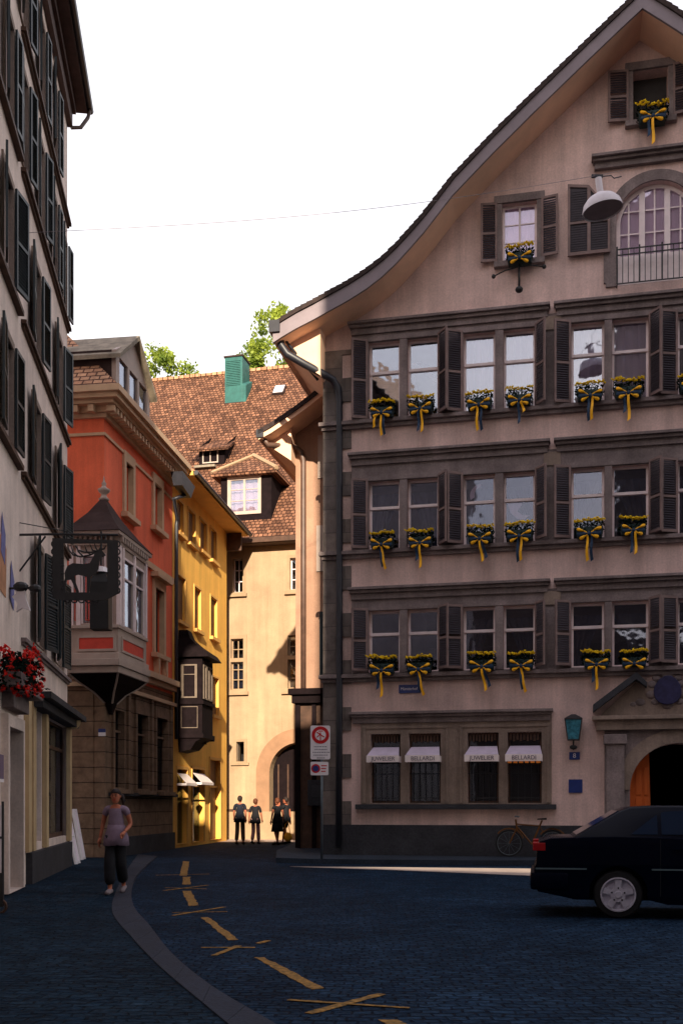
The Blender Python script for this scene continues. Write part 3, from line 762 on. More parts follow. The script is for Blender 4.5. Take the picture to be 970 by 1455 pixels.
# ================================================================== neighbour behind the gabled house
NF = Fac((420-CX)/F*31, 31, math.atan(-.218))
nh = thing('townhouse', 'rose plaster townhouse squeezed between the gabled house and the alley', 'house', NF.loc(), NF.th)
ND = 1.0
NV = [(367,612),(385,602),(400,592),(420,578),(440,563),(460,547),(500,510),(540,470)]
nt_ = [NF.at(x, y, ND) for x, y in NV]
nu = nt_[-1][0]; nt_ = nt_+[(2*nu-u, z) for u, z in reversed(nt_[:-1])]
def nz(u):
    for (a, za), (b, zb) in zip(nt_, nt_[1:]):
        if a <= u <= b: return za+(zb-za)*(u-a)/(b-a)
    return nt_[0][1]
def nband(a, b): return [(u, z-a) for u, z in nt_]+[(u, z-b) for u, z in reversed(nt_)]
MB().slab([nband(-.02, .12)], -ND-.05, 5).build('roof', 'tile_dark', nh)
MB().slab([nband(.12, .26)], -ND, 5).build('soffit', 'soffit', nh)
NUM = 2*nu
nw = [(0, nz(0)-.24)]+[(u, z-.24) for u, z in nt_ if .05 < u < NUM-.05]+[(NUM, nz(0)-.24)]
NU2 = 3.2
nw = [(u, z) for u, z in nw if u < NU2]+[(NU2, nz(NU2)-.24)]
ngz = NF.Z(440, 985)
MB().slab([[(0, ngz), (NU2, ngz)]+nw[::-1]], 0, 5).build('wall', 'rose', nh)
cz_ = NF.Z(421, 662)
MB().slab([[(nt_[0][0]+.06, nt_[0][1]-.2), (-.001, cz_), (-.001, nz(0)-.2)]], -.5, 5).build('soffit', 'soffit', nh)
gf = MB(); gf.box(.03, NU2, .02, 5, 0, ngz-.001); gf.build('shopfront', 'brown_wood', nh)
m = MB(); m.box(-.16, NU2, -.3, .01, ngz-.06, ngz+.12); m.box(-.08, NU2, -.18, .019, ngz-.3, ngz-.062); m.build('cornice', 'dark_wood', nh, bevel=.02)
m = MB(); m.box(.0, .14, -.05, .018, .0, ngz-.303); m.box(.5, .62, -.05, .018, 0, ngz-.303); m.build('shop_pilaster', 'dark_wood', nh)
for (x0, x1, y0, y1) in ((452,462,619,680), (450,462,747,812)):
    s_ = MB(); s_.box(NF.U(x0), NF.U(x0)+.5, -.05, -.002, NF.Z(455,y1), NF.Z(455,y0)); s_.build('shutter', 'grey_trim', nh)
s_ = MB(); s_.box(NF.U(455), NF.U(455)+.45, -.1, -.01, NF.Z(455,962), NF.Z(455,870)); s_.build('shutter', 'shutter_green', nh)
P4 = [(NF.at(x, y, d)[0], -d, NF.at(x, y, d)[1]) for x, y, d in [(374,622,.8), (380,632,.7), (400,633,.4), (418,634,.15), (428,642,.12), (431,655,.11), (431,800,.11), (431,978,.11)]]
MB().tube(P4, .08, 8).build('downpipe', 'pipe_brown', nh, smooth=True)
m = MB(); a = NF.at(371, 617, .85); m.box(a[0]-.09, a[0]+.12, -1.05, -.7, a[1]-.15, a[1]+.08); m.build('gutter', 'pipe', nh)

# ================================================================== cream house closing the alley
CF = Fac((322-CX)/F*44.5, 44.5, math.atan(-.24))
ch = thing('cream_house', 'cream plastered house with an arched gateway closing the alley', 'house', CF.loc(), CF.th)
c0, c1 = -13.0, CF.U(520)
ez = CF.Z(370, 770)
hs = []
wins = [(331,345,794,842), (412,426,793,838)]
crossw = [(328,346,908,980), (409,429,903,978)]
for a in wins+crossw+[(336,347,1054,1082)]:
    hs.append(rect(CF.U(a[0]), CF.U(a[1]), CF.Z(a[0], a[3]), CF.Z(a[0], a[2])))
cau = CF.U(425); car_ = cau-CF.U(383); caz = CF.Z(425, 1099)
hs.append([(cau-car_, .25), (cau+car_, .25)]+arc(cau, caz, car_, 0, 180, 20))
MB().slab([rect(c0, c1, 0, ez+.2)]+hs, 0, .5).build('wall', 'cream', ch)
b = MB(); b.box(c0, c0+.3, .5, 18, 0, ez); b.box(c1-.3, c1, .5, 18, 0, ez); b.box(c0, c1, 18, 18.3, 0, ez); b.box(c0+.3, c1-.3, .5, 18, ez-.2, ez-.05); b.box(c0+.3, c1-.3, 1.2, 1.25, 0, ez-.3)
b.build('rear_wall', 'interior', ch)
ry0, ry1 = -.55, 9.6
rz1 = CF.O.y; rz1 = ez+.1+(ry1-ry0)*1.10
def rz(y): return ez+.05+(y-ry0)*(rz1-ez)/(ry1-ry0)
b = MB(); b.add([(c0-.3,ry0,rz(ry0)),(c1,ry0,rz(ry0)),(c1,ry1,rz(ry1)),(c0-.3,ry1,rz(ry1)),(c0-.3,ry0,rz(ry0)-.16),(c1,ry0,rz(ry0)-.16),(c1,2*ry1-ry0,rz(ry0)-.16),(c0-.3,2*ry1-ry0,rz(ry0)-.16),(c1,2*ry1-ry0,rz(ry0)),(c0-.3,2*ry1-ry0,rz(ry0))],
    [(0,1,2,3),(0,4,5,1),(4,7,6,5),(3,2,8,9),(9,8,6,7),(0,3,9,7,4),(1,5,6,8,2)])
b.build('roof', 'tiles', ch)
b = MB(); x = c0-.3
while x < c1: b.box(x, x+.33, ry1-.12, ry1+.12, rz(ry1)-.06, rz(ry1)+.09+random.uniform(-.015,.015)); x += .35
b.build('ridge_tiles', 'tiles_red', ch)
b = MB(); b.box(c0-.3, c1, ry0-.12, ry0-.005, rz(ry0)-.22, rz(ry0)-.02); b.build('gutter', 'brown_wood', ch)
b = MB(); b.box(c0-.3, c1, ry0, -.003, rz(ry0)-.24, rz(ry0)-.17); b.build('soffit', 'brown_wood', ch)
def cwin(a, cross):
    x0, x1, z0, z1 = CF.U(a[0]), CF.U(a[1]), CF.Z(a[0], a[3]), CF.Z(a[0], a[2])
    s_ = MB(); t = .16 if cross else .12
    s_.slab([rect(x0-t, x1+t, z0-t, z1+t), rect(x0+.001, x1-.001, z0+.001, z1-.001)], -.04, .1)
    s_.box(x0-t-.08, x1+t+.08, -.14, -.042, z0-t-.08, z0-t+.06)
    if cross: zc = z0+(z1-z0)*.58; s_.box(x0, x1, -.03, .1, zc-.08, zc+.08)
    o = s_.build('window', 'cream_stone', ch)
    f = MB()
    xc = (x0+x1)/2
    f.slab([rect(x0, x1, z0, z1), rect(x0+.05, xc-.02, z0+.05, z1-.05), rect(xc+.02, x1-.05, z0+.05, z1-.05)], .16, .21)
    nb = 3 if not cross else 5
    for j in range(1, nb): z = z0+(z1-z0)*j/nb; f.box(x0+.03, x1-.03, .15, .205, z-.018, z+.018)
    f.build('sash', 'cream_stone' if cross else 'white_paint', o); MB().box(x0+.04, x1-.04, .175, .183, z0+.05, z1-.05).build('pane', 'glass_dark' if not cross else 'glass', o)
    if cross: c = MB(); curtain_mesh(c, x0, x1, z0, z0+(z1-z0)*.5, .3); c.build('curtain', 'curtain_dim', o)
for a in wins: cwin(a, False)
for a in crossw: cwin(a, True)
x0, x1, z0, z1 = CF.U(336), CF.U(347), CF.Z(336, 1082), CF.Z(336, 1054)
s_ = MB(); s_.slab([rect(x0-.12, x1+.12, z0-.05, z1+.12), rect(x0+.001, x1-.001, z0+.001, z1-.001)], -.03, .1); s_.box(x0-.22, x1+.22, -.1, .0, z0-.16, z0-.052)
o = s_.build('window', 'cream_stone', ch); MB().box(x0, x1, .2, .22, z0, z1).build('pane', 'glass_dark', o)
b = MB(); b.slab([[(cau-car_-.58, 0), (cau-car_-.002, 0)]+arc(cau, caz, car_+.002, 180, 0, 20)+[(cau+car_+.002, 0), (cau+car_+.58, 0)]+arc(cau, caz, car_+.58, 0, 180, 24)], -.05, .0)
b.build('arch_surround', 'arch_stone', ch)
b = MB(); b.box(cau-car_, cau+car_, .55, .6, .2, caz+car_); ao = b.build('gate', 'dark_wood', ch)
b = MB()
for i in range(6): u = cau-car_+.2+i*.42; b.box(u, u+.06, .5, .549, .2, caz+.4)
b.build('gate_bars', 'brown_wood', ao)
zp = CF.Z(370, 1153)
b = MB(); b.box(CF.U(323), c1, -.12, -.052, 0, zp); b.build('plinth', 'cream_stone', ch)
b = MB(); b.box(CF.U(323), CF.U(362), -.16, -.053, zp+.003, zp+.1); b.build('plinth_cap', 'brown_wood', ch)
# roof things
def onroof(px, py):
    r = Vector(((px-CX)/F, 1, -(py-HY)/F)); C0 = Vector((0, 0, CH))
    def loc(P): d = Vector((P.x, P.y))-CF.O; return Vector((d.dot(CF.u), d.dot(CF.w), P.z))
    A = loc(C0); B = loc(C0+r)-A; s = (rz(1)-rz(0))
    # z = rz(0)+s*y
    t = (rz(0)+s*A.y-A.z)/(B.z-s*B.y); return A+B*t
p = onroof(333, 572); p0 = onroof(316, 572)
cw = .95
ct = thing('chimney', 'verdigris copper chimney with louvred front on the tiled roof', 'chimney', tuple(CF.world(p.x, p.y, p.z)), CF.th)
zt = onroof(333, 572).z
# top height: y=505 at same depth
Yc = CF.world(p.x, p.y, 0).y; H = (572-507)/F*Yc
b = MB(); b.slab([[(-.5, -.3), (.42, -.3), (.42, H), (-.5, H)]], 0, 1.1)
b.build('shaft', 'teal', ct, bevel=.02)
b = MB(); z = H*.38
while z < H-.2: b.box(-.42, .3, -.03, .0, z, z+.035); z += .085
b.build('louvres', 'teal', ct)
b = MB(); b.box(-.54, .46, -.05, 1.15, H, H+.07); b.box(-.54, .46, -.04, 0, -.3, .0); b.build('cap', 'slate', ct)
b = MB(); b.add([(.42,0,-.2),(.42,.9,1.1),(.42,1.0,H*.62),(.42,.0,H*.40),(.60,0,-.2),(.60,.9,1.1),(.60,1.0,H*.6),(.60,.0,H*.36)], [(0,1,2,3),(4,7,6,5),(0,3,7,4),(3,2,6,7),(2,1,5,6),(0,4,5,1)]); b.build('flashing', 'teal', ct)
sk = onroof(397, 556); s = (rz(1)-rz(0)); ang = math.atan(s)
kt = thing('skylight', 'small white skylight lying in the tiled roof beside the copper chimney', 'skylight', tuple(CF.world(sk.x, sk.y, sk.z)), CF.th)
b = MB(); b.T = Matrix.Rotation(ang, 4, 'X'); b.slab([[(-.32,-.3)]], 0, 0) if False else None
b.box(-.3, .3, -.4, .4, .0, .12); b.build('frame', 'slate', kt)
b = MB(); b.T = Matrix.Rotation(ang, 4, 'X'); b.box(-.24, .24, -.34, .34, .121, .14); b.build('pane', 'sign_white', kt)
def dormer_box(name, px0, px1, py0, py1, depth, parent_label=None):
    a = onroof(px0, py1); c = onroof(px1, py1); Y = CF.world(a.x, a.y, 0).y; h = (py1-py0)/F*Y
    return a, c, h
# small shed dormer
a, c, h = dormer_box('d', 283, 318, 636, 662, 2)
dm = MB(); yb = a.y; zb = rz(yb)
wdt = c.x-a.x
dm.slab([rect(a.x, c.x, zb-.1, zb+h)], yb, yb+.12)
dm.add([(a.x,yb,zb),(a.x,yb,zb+h),(a.x,yb+h/1.1+1.0,zb+h+1.1)], [(0,1,2)]); dm.add([(c.x,yb,zb),(c.x,yb,zb+h),(c.x,yb+h/1.1+1.0,zb+h+1.1)], [(0,1,2)])
do = dm.build('dormer', 'dark_wood', ch)
rs = MB(); bk = (h+.12)/(s-.5) if s > .5 else 3
bk = min(bk, 3.0)
zr0 = zb+h+.02; zr1 = zr0+.5*bk
rs.add([(a.x-.3,yb-.35,zr0-.2),(c.x+.3,yb-.35,zr0-.2),(c.x+.05,yb+bk,zr1),(a.x+.2,yb+bk,zr1),(a.x-.3,yb-.35,zr0-.32),(c.x+.3,yb-.35,zr0-.32),(c.x+.05,yb+bk,zr1-.12),(a.x+.2,yb+bk,zr1-.12)], [(0,1,2,3),(7,6,5,4),(0,4,5,1),(1,5,6,2),(2,6,7,3),(3,7,4,0)])
rs.build('dormer_roof', 'tiles', do)
f = MB(); x0, x1 = a.x+.18, c.x-.3; f.slab([rect(x0, x1, zb+.08, zb+h-.12), rect(x0+.05, (x0+x1)/2-.02, zb+.13, zb+h-.17), rect((x0+x1)/2+.02, x1-.05, zb+.13, zb+h-.17)], yb-.05, yb-.005)
f.build('dormer_window', 'grey_trim', do)
b = MB(); b.box(a.x-.1, a.x+.9, yb-.4, yb, zb-.2, zb-.1); b.build('sill', 'tin', do)
# big hipped dormer
a = onroof(314, 742); a2 = onroof(384, 742); Yd = CF.world(a.x, a.y, 0).y
yb = a.y; zb = rz(yb); h = (742-672)/F*Yd
dm = MB(); x0, x1 = a.x, a2.x
hole = rect(CF.U(326, -yb)+.0, CF.U(369, -yb), zb+(742-731)/F*Yd, zb+(742-682)/F*Yd)
dm.slab([rect(x0, x1, zb-.1, zb+h), hole], yb, yb+.12)
dm.box(x0, x0+.1, yb+.12, yb+5, zb, zb+h); dm.box(x1-.1, x1, yb+.12, yb+5, zb, zb+h)
do = dm.build('dormer', 'dark_wood', ch)
rs = MB(); ax, az = (x0+x1)/2-.1, zb+h+1.05
e = .32
rs.add([(x0-e,yb-e,zb+h-.1),(x1+e,yb-e,zb+h-.1),(ax,yb+1.3,az),(ax,yb+6,az),(x0-e,yb+6,zb+h-.1),(x1+e,yb+6,zb+h-.1),
        (x0-e,yb-e,zb+h-.24),(x1+e,yb-e,zb+h-.24),(x0-e,yb+6,zb+h-.24),(x1+e,yb+6,zb+h-.24)],
       [(0,1,2),(0,2,3,4),(1,5,3,2),(0,6,7,1),(6,8,9,7),(1,7,9,5),(0,4,8,6)])
rs.build('dormer_roof', 'tiles', do)
b = MB(); b.tube([(x0-e,yb-e,zb+h-.06),(ax,yb+1.3,az+.04)], .07, 6); b.tube([(x1+e,yb-e,zb+h-.06),(ax,yb+1.3,az+.04)], .10, 6); b.build('hip_tiles', 'cream_stone', do)
hx0, hx1, hz0, hz1 = hole[0][0], hole[1][0], hole[0][1], hole[2][1]
xc = (hx0+hx1)/2
f = MB(); f.slab([rect(hx0, hx1, hz0, hz1), rect(hx0+.07, xc-.04, hz0+.07, hz1-.07), rect(xc+.04, hx1-.07, hz0+.07, hz1-.07)], yb-.03, yb+.06)
f.slab([rect(hx0-.07, hx1+.07, hz0-.07, hz1+.07), rect(hx0, hx1, hz0, hz1)], yb-.05, yb-.002)
for t in (.36, .68): f.box(hx0+.05, hx1-.05, yb, yb+.05, hz0+(hz1-hz0)*t-.015, hz0+(hz1-hz0)*t+.015)
wo_ = f.build('dormer_window', 'grey_trim', do); MB().box(hx0+.06, hx1-.06, yb+.02, yb+.028, hz0+.06, hz1-.06).build('pane', 'glass', do)
c_ = MB(); curtain_mesh(c_, hx0, hx1, hz0, hz1, yb+.2); c_.build('curtain', 'curtain', do)

# ================================================================== red house and yellow house
SX, SY = (148-CX)/F*28.9, 28.9
SF = Fac(SX, SY, math.atan2(1, .137)); FF = Fac(SX, SY, SF.th-R(90))
rh = thing('red_house', 'red plastered corner house with dentil cornice, oriel and rusticated stone ground floor', 'house', SF.loc(), SF.th)
# in rh's frame x = along the street, y = into the house (to the left); the front face lies at x=0
RU = SF.U(245); RZ = 12.15
RD = 6.5
gfz = SF.Z(200, 972)
rw = [(177,187,660,733), (218,228,690,752), (219,231,838,930)]
hs = [rect(SF.U(a), SF.U(b), SF.Z((a+b)/2, d), SF.Z((a+b)/2, c)) for a, b, c, d in rw]
# second floor level windows hidden partly by the oriel
b = MB(); b.slab([rect(0, RU, gfz, RZ+.3)]+hs, 0, .3)
b.box(.0, .3, .3, RD, gfz, RZ+.3); b.box(RU-.3, RU, .3, RD, 0, RZ+.3); b.box(0, RU, RD, RD+.3, 0, RZ+.3)
b.build('wall', 'red', rh)
b = MB(); b.box(.35, RU-.35, .8, .85, 0, RZ); b.box(.85, .9, .9, RD-.1, 0, RZ); b.build('interior_wall', 'interior', rh)
for (a, bb, c, d), hl_ in zip(rw, hs):
    x0, x1, z0, z1 = hl_[0][0], hl_[1][0], hl_[0][1], hl_[2][1]
    f = MB(); t = .18
    f.slab([rect(x0-t, x1+t, z0-.02, z1+.28), rect(x0+.001, x1-.001, z0-.03+.031, z1)], -.07, .1); f.box(x0-t-.1, x1+t+.1, -.2, .0, z0-.16, z0-.021)
    if c > 800:
        f.box(x0-t-.15, x1+t+.15, -.25, 0, z1+.285, z1+.42)
        for u in (x0-.05, x1-.12): f.slab([[(u, z0-.16), (u+.17, z0-.16), (u+.17, z0-.6), (u+.1, z0-.85), (u+.03, z0-.6)]], -.18, 0)
    o = f.build('window', 'red_trim', rh)
    MB().box(x0+.002, x1-.002, .16, .22, z0, z1).build('shutter_leaf', 'grey_trim' if c < 800 else 'slate', o)
# string courses, cornice
def bandboth(m, z0, z1, d, a=0.):
    m.slab([rect(-d, RU-a, z0, z1)], -d, 0); m.box(-d, 0, .001, RD, z0, z1)
m = MB(); bandboth(m, 11.58, 11.66, .05); bandboth(m, RZ-.1, RZ+.02, .10)
m.slab([rect(0.6, RU, SF.Z(240,827), SF.Z(240,819))], -.07, 0)
m.build('string_course', 'red_trim', rh)
m = MB()
O = .62
bandboth(m, 12.55, 12.72, O+.05); bandboth(m, 12.42, 12.548, O-.05); bandboth(m, 12.32, 12.418, O-.2)
bandboth(m, RZ+.022, 12.318, .18)
u = -.3
while u < RU-.1: m.box(u, u+.12, -O+.22, -.182, 12.14, 12.30); u += .27
y = .15
while y < RD: m.box(-O+.22, -.182, y, y+.16, 12.12, 12.30); y += .45
m.build('cornice', 'red_trim', rh)
zr = 12.722
rf = MB(); I = 4.6; ps = math.tan(R(50)); pt = math.tan(R(46))
x0, y0 = -O, -O
# front slope rises along +x, street slope along +y
hh = 4.2
rf.add([(x0, y0, zr), (x0, RD+1, zr), (RU, y0, zr), (RU, RD+1, zr), (x0+hh/ps, y0+hh/pt, zr+hh), (RU, y0+hh/pt, zr+hh), (x0+hh/ps, RD+1, zr+hh), (RU, RD+1, zr+hh)],
       [(0, 4, 6, 1), (0, 2, 5, 4), (4, 5, 7, 6), (2, 3, 7, 5), (1, 6, 7, 3), (0, 1, 3, 2)])
mred = brickmat('roof_tiles_striped_front', (.42, .21, .12), (.56, .31, .18), (.10, .045, .03), .28, .16, .022, 'YZ', bump=1.0, dist=.02)
rf.build('roof', mred, rh)
# dormer on the street slope
du0, du1 = SF.U(165, .32)+.0, SF.U(213, .32)
dm = MB(); dz0, dz1 = 12.65, 13.95; dc = (du0+du1)/2; dpk = 14.9
dholes = []
for i in range(3):
    wq = (du1-du0-.4)/3; a_ = du0+.2+i*wq+.08; dholes.append(rect(a_, a_+wq-.16, 12.95, 13.95-.1))
dm.slab([[(du0, dz0), (du1, dz0), (du1, dz1), (dc, dpk-.1), (du0, dz1)]]+dholes, -.32, -.2)
dor = dm.build('dormer', 'grey_trim', rh)
k_ = MB(); k_.box(du0+.001, du0+.08, -.199, 3.2, dz0, dz1); k_.box(du1-.08, du1-.001, -.199, 3.2, dz0, dz1); k_.box(du0+.1, du1-.1, .0, .05, dz0, dz1); k_.build('dormer_cheek', 'slate', dor)
MB().box(du0+.2, du1-.2, -.26, -.25, 12.93, 13.9).build('pane', 'glass', dor)
k_ = MB()
for sgn in (-1, 1):
    eu = dc+sgn*((du1-du0)/2+.16); ez_ = dz1-.18
    k_.add([(dc,-.5,dpk+.05),(eu,-.5,ez_),(eu,2.2,ez_),(dc,2.2,dpk+.05),(dc,-.5,dpk-.09),(eu,-.5,ez_-.12),(eu,2.2,ez_-.12),(dc,2.2,dpk-.09)], [(0,1,2,3),(7,6,5,4),(0,4,5,1),(1,5,6,2),(2,6,7,3),(3,7,4,0)])
k_.build('dormer_roof', 'tin', dor)
# ground floor, stone
hs2 = [(160,173,1010,1119), (192,207,1016,1121), (220,235,1021,1123)]
gh2 = [rect(SF.U(a), SF.U(b), SF.Z((a+b)/2, d), SF.Z((a+b)/2, c)) for a, b, c, d in hs2]
b = MB(); b.slab([rect(0, RU, 0, gfz)]+gh2, -.02, .3); b.build('ground_floor_wall', 'rust', rh)
b = MB(); b.box(-.02, .28, .301, RD, 0, gfz); b.build('ground_floor_wall', 'rust_side', rh)
for hl_ in gh2:
    x0, x1, z0, z1 = hl_[0][0], hl_[1][0], hl_[0][1], hl_[2][1]
    f = MB(); f.slab([rect(x0-.14, x1+.14, z0-.05, z1+.5), rect(x0+.001, x1-.001, z0, z1)], -.09, .0); f.box(x0-.25, x1+.25, -.28, -.022, z0-.17, z0-.052)
    f.box(x0, x1, .02, .05, z0+(z1-z0)*.72, z0+(z1-z0)*.72+.06)
    o = f.build('window', 'rust', rh); MB().box(x0, x1, .1, .11, z0, z1).build('pane', 'glass_dark', o)
m = MB()
zc = SF.Z(246, 972)
bandboth(m, zc-.12, zc+.06, .26); bandboth(m, zc-.28, zc-.122, .16); bandboth(m, zc-.78, zc-.66, .16)
m.build('ground_floor_cornice', 'red_trim', rh, bevel=.01)
m = MB(); zl = SF.Z(230, 1128); m.slab([rect(.3, RU, zl-.1, zl)], -.2, -.022); m.slab([rect(0, RU, 0, .55)], -.1, -.022); m.build('plinth', 'plinth', rh)
for hl_ in gh2:
    pc = MB(); x1 = hl_[1][0]; pc.box(x1+.22, x1+.42, -.14, -.022, zl, zc-.8); pc.build('pilaster', 'rust', rh)
# small blue and white plaque on the stone corner
pq = MB(); q0 = FF.at(148, 1042, .03)
o = thing('wall_plaque', 'small blue and white plaque on the stone corner under the oriel', 'plaque', tuple(FF.world(FF.U(146), -.03, FF.Z(146, 1046))), FF.th)
MB().box(-.1, .1, -.02, 0, .0, .1).build('white_field', 'sign_white', o); MB().box(-.1, .1, -.02, 0, .102, .2).build('blue_field', 'sign_blue', o)
# oriel at the corner: footprint in world, then its own frame
oe = bpy.data.objects.new('oriel', None)
def L_(P):     # world xy -> rh local
    d = Vector(P)-SF.O; return (d.dot(SF.u), d.dot(SF.w))
A_ = L_((-7.15, 27.72)); B_ = L_(((168-CX)/F*27.55, 27.55)); C_ = L_(((208-CX)/F*29.9, 29.9)); C2_ = L_(((208-CX)/F*29.9-.75, 30.15)); A2_ = L_((-7.35, 29.2))
foot = [A_, B_, C_, C2_, (.4, .6), A2_]
def scaled(k, zc=None):
    cx_ = sum(p[0] for p in foot[:4])/4+.3; cy_ = sum(p[1] for p in foot[:4])/4+.2
    return [(cx_+(p[0]-cx_)*k, cy_+(p[1]-cy_)*k) for p in foot]
def zz(py, Y=27.6): return CH-(py-HY)/F*Y
zo = dict(eave=zz(757), wtop=zz(775), sill=zz(893), pan=zz(928), base=zz(955))
ob = MB(); ob.prism(foot, zo['pan'], zo['sill']-.001); oro = ob.build('oriel', 'grey_trim', rh)
b = MB(); b.prism(scaled(1.06), zo['sill'], zo['sill']+.09); b.prism(scaled(1.08), zo['pan']-.16, zo['pan']-.001); b.prism(scaled(1.13), zo['pan']-.34, zo['pan']-.162); b.prism(scaled(1.07), zo['base']-.02, zo['pan']-.342)
b.build('moulding', 'grey_trim', oro, bevel=.015)
# tapering underside ending in a pendant
def ringat(k, z): return [(p[0], p[1], z) for p in scaled(k)]
b = MB(); b.loft([ringat(1.0, zo['base']-.021), ringat(.78, zo['base']-.20), ringat(.42, zo['base']-.42), ringat(.16, zo['base']-.68), ringat(.05, zo['base']-.98)]); b.build('pendant', 'dark_wood', oro)
b = MB()
for k0 in range(4):
    pts_ = [(scaled(k)[k0][0], scaled(k)[k0][1], z) for k, z in ((1.0, zo['base']-.021), (.78, zo['base']-.20), (.42, zo['base']-.42), (.16, zo['base']-.68))]
    b.tube(pts_, .03, 5)
b.build('pendant_rib', 'grey_trim', oro)
# upper body: posts and windows on faces A-B and B-C
def faceframe(P, Q):
    P = Vector((*P, 0)); Q = Vector((*Q, 0)); d = (Q-P); L = d.length; a = math.atan2(d.y, d.x)
    return Matrix.Translation(P) @ Matrix.Rotation(a, 4, 'Z'), L
T1, L1 = faceframe(A_, B_); T2, L2 = faceframe(B_, C_); T3, L3 = faceframe(C_, C2_)
z0, z1 = zo['sill']+.09, zo['wtop']
fr = MB(); gl = MB(); cu = MB(); pn = MB(); ln = MB()
def oface(T, L, wins_):
    fr.T = T; fr.slab([rect(0, L, z0, z1)]+[rect(a, b, z0+.06, z1-.28) for a, b in wins_], 0, .1)
    gl.T = T
    for a, b in wins_:
        gl.box(a, b, .05, .055, z0+.06, z1-.28)
oface(T1, L1, [(L1-.95, L1-.36)]); oface(T2, L2, [(.4, 1.2), (1.4, L2-.3)]); oface(T3, L3, [])
sh_ = fr.build('oriel_wall', 'grey_trim', oro)
gl.build('oriel_pane', 'glass', oro)
pl_ = MB()
for T, L, us_ in ((T1, L1, (.02, L1-1.12, L1-.26, L1-.03)), (T2, L2, (.05, .28, 1.22, L2-.15))):
    pl_.T = T
    for u in us_: pl_.box(u, u+.11, -.05, -.002, z0, z1)
    for a, b in (((L1-.95, L1-.36),) if L == L1 else ((.4, 1.2), (1.4, L2-.3))):
        pl_.box(a, b, .0, .04, z0+(z1-z0)*.62, z0+(z1-z0)*.62+.05); 
        pl_.box(a-.045, a, -.03, .0, z0+.05, z1-.25); pl_.box(b, b+.045, -.03, .0, z0+.05, z1-.25); pl_.box(a-.045, b+.045, -.03, .0, z1-.28, z1-.22)
pl_.build('oriel_pilaster', 'white_paint', oro)
# painted red stripes on the front face
st_ = MB(); st_.T = T1
for u in (.16, .24, .46, .54): st_.box(u, u+.025, -.012, -.001, z0+.15, z1-.45)
st_.box(.16, .265, -.012, -.001, z0+.13, z0+.149); st_.box(.46, .565, -.012, -.001, z0+.13, z0+.149)
st_.build('painted_line', 'red_panel', oro)
cu.T = T1; curtain_mesh(cu, L1-.95, L1-.36, z0, z1-.3, .25, tie=-1); cu.T = T2; curtain_mesh(cu, .4, 1.2, z0, z1-.3, .25, tie=1); cu.build('curtain', 'cream', oro)
b = MB(); b.prism(scaled(.8), z0, z1); b.build('oriel_interior', 'interior', oro)
rp = MB(); rp.T = T1; m_ = MB(); m_.T = T1
for T, L in ((T1, L1), (T2, L2)):
    rp.T = T; m_.T = T; a, b = (L1-1.05, L1-.12) if L == L1 else (.3, L2-.35)
    rp.box(a, b, -.02, -.001, zz(922), zz(906)); m_.slab([rect(a-.07, b+.07, zz(922)-.06, zz(906)+.06), rect(a, b, zz(922), zz(906))], -.04, -.001)
rp.build('oriel_panel', 'red_panel', oro); m_.build('panel_frame', 'grey_trim', oro)
b = MB(); b.prism(scaled(1.06), z1, z1+.09); b.prism(scaled(1.17), zo['eave']-.10, zo['eave']); b.build('oriel_cornice', 'grey_trim', oro, bevel=.01)
b = MB(); b.T = T1
for i in range(9): u = .05+i*(L1-.1)/9; b.box(u, u+.06, -.1, -.001, z1+.09, zo['eave']-.102)
b.T = T2
for i in range(12): u = .05+i*(L2-.1)/12; b.box(u, u+.07, -.12, -.001, z1+.09, zo['eave']-.102)
b.T = Matrix.Identity(4); b.prism(scaled(1.0), z1+.091, zo['eave']-.101)
b.build('oriel_bracket', 'grey_trim', oro)
pk = L_(((148-CX)/F*28.6, 28.6))
b = MB(); base = [(p[0], p[1], zo['eave']+.001) for p in scaled(1.2)]
mid = [(pk[0]+(p[0]-pk[0])*.70, pk[1]+(p[1]-pk[1])*.70, zo['eave']+.30) for p in scaled(1.2)]
mid2 = [(pk[0]+(p[0]-pk[0])*.38, pk[1]+(p[1]-pk[1])*.38, zo['eave']+.68) for p in scaled(1.2)]
tp_ = [(pk[0]+(p[0]-pk[0])*.05, pk[1]+(p[1]-pk[1])*.05, zz(708, 28.6)) for p in scaled(1.2)]
b.loft([base, mid, mid2, tp_]); b.build('oriel_roof', 'slate', oro)
b = MB(); zf = zz(712, 28.6); b.lathe([(.12,0),(.15,.05),(.09,.1),(.07,.18),(.15,.25),(.17,.31),(.08,.36),(.05,.42),(.07,.47),(.03,.53),(.02,.6),(.005,.68)], (pk[0], pk[1], zf), 12); b.build('finial', 'grey_trim', oro, smooth=True)

# yellow house
yh = thing('yellow_house', 'bright yellow house with a dark timber oriel beside the red house', 'house', tuple(SF.world(RU, 0, 0)), SF.th)
ys = RU; YL = SF.U(322)-RU
def yu(px, d=0): return SF.U(px, d)-RU
ywin = [(251,260,713,758),(267,277,727,773),(284,293,741,784),(299,307,753,797),(252,263,820,883),(276,285,836,895),(299,308,850,906),(301,310,963,1016)]
ygf = [(251,266,1093,1190),(273,290,1093,1192),(298,313,1080,1194)]
hs = [rect(yu(a), yu(b), SF.Z((a+b)/2, d), SF.Z((a+b)/2, c)) for a, b, c, d in ywin]+[rect(yu(a), yu(b), (.12), SF.Z((a+b)/2, c)) for a, b, c, d in ygf]
b = MB(); b.slab([rect(0.002, YL, 0, 12.55)]+hs, 0, .3); b.build('wall', 'yellow', yh)
b = MB(); b.box(YL-.3, YL, .301, 6.8, 0, 12.5); b.box(0.01, YL, 6.8, 7.1, 0, 12.5); b.box(.3, YL-.31, .9, .95, 0, 12.4); b.build('rear_wall', 'interior', yh)
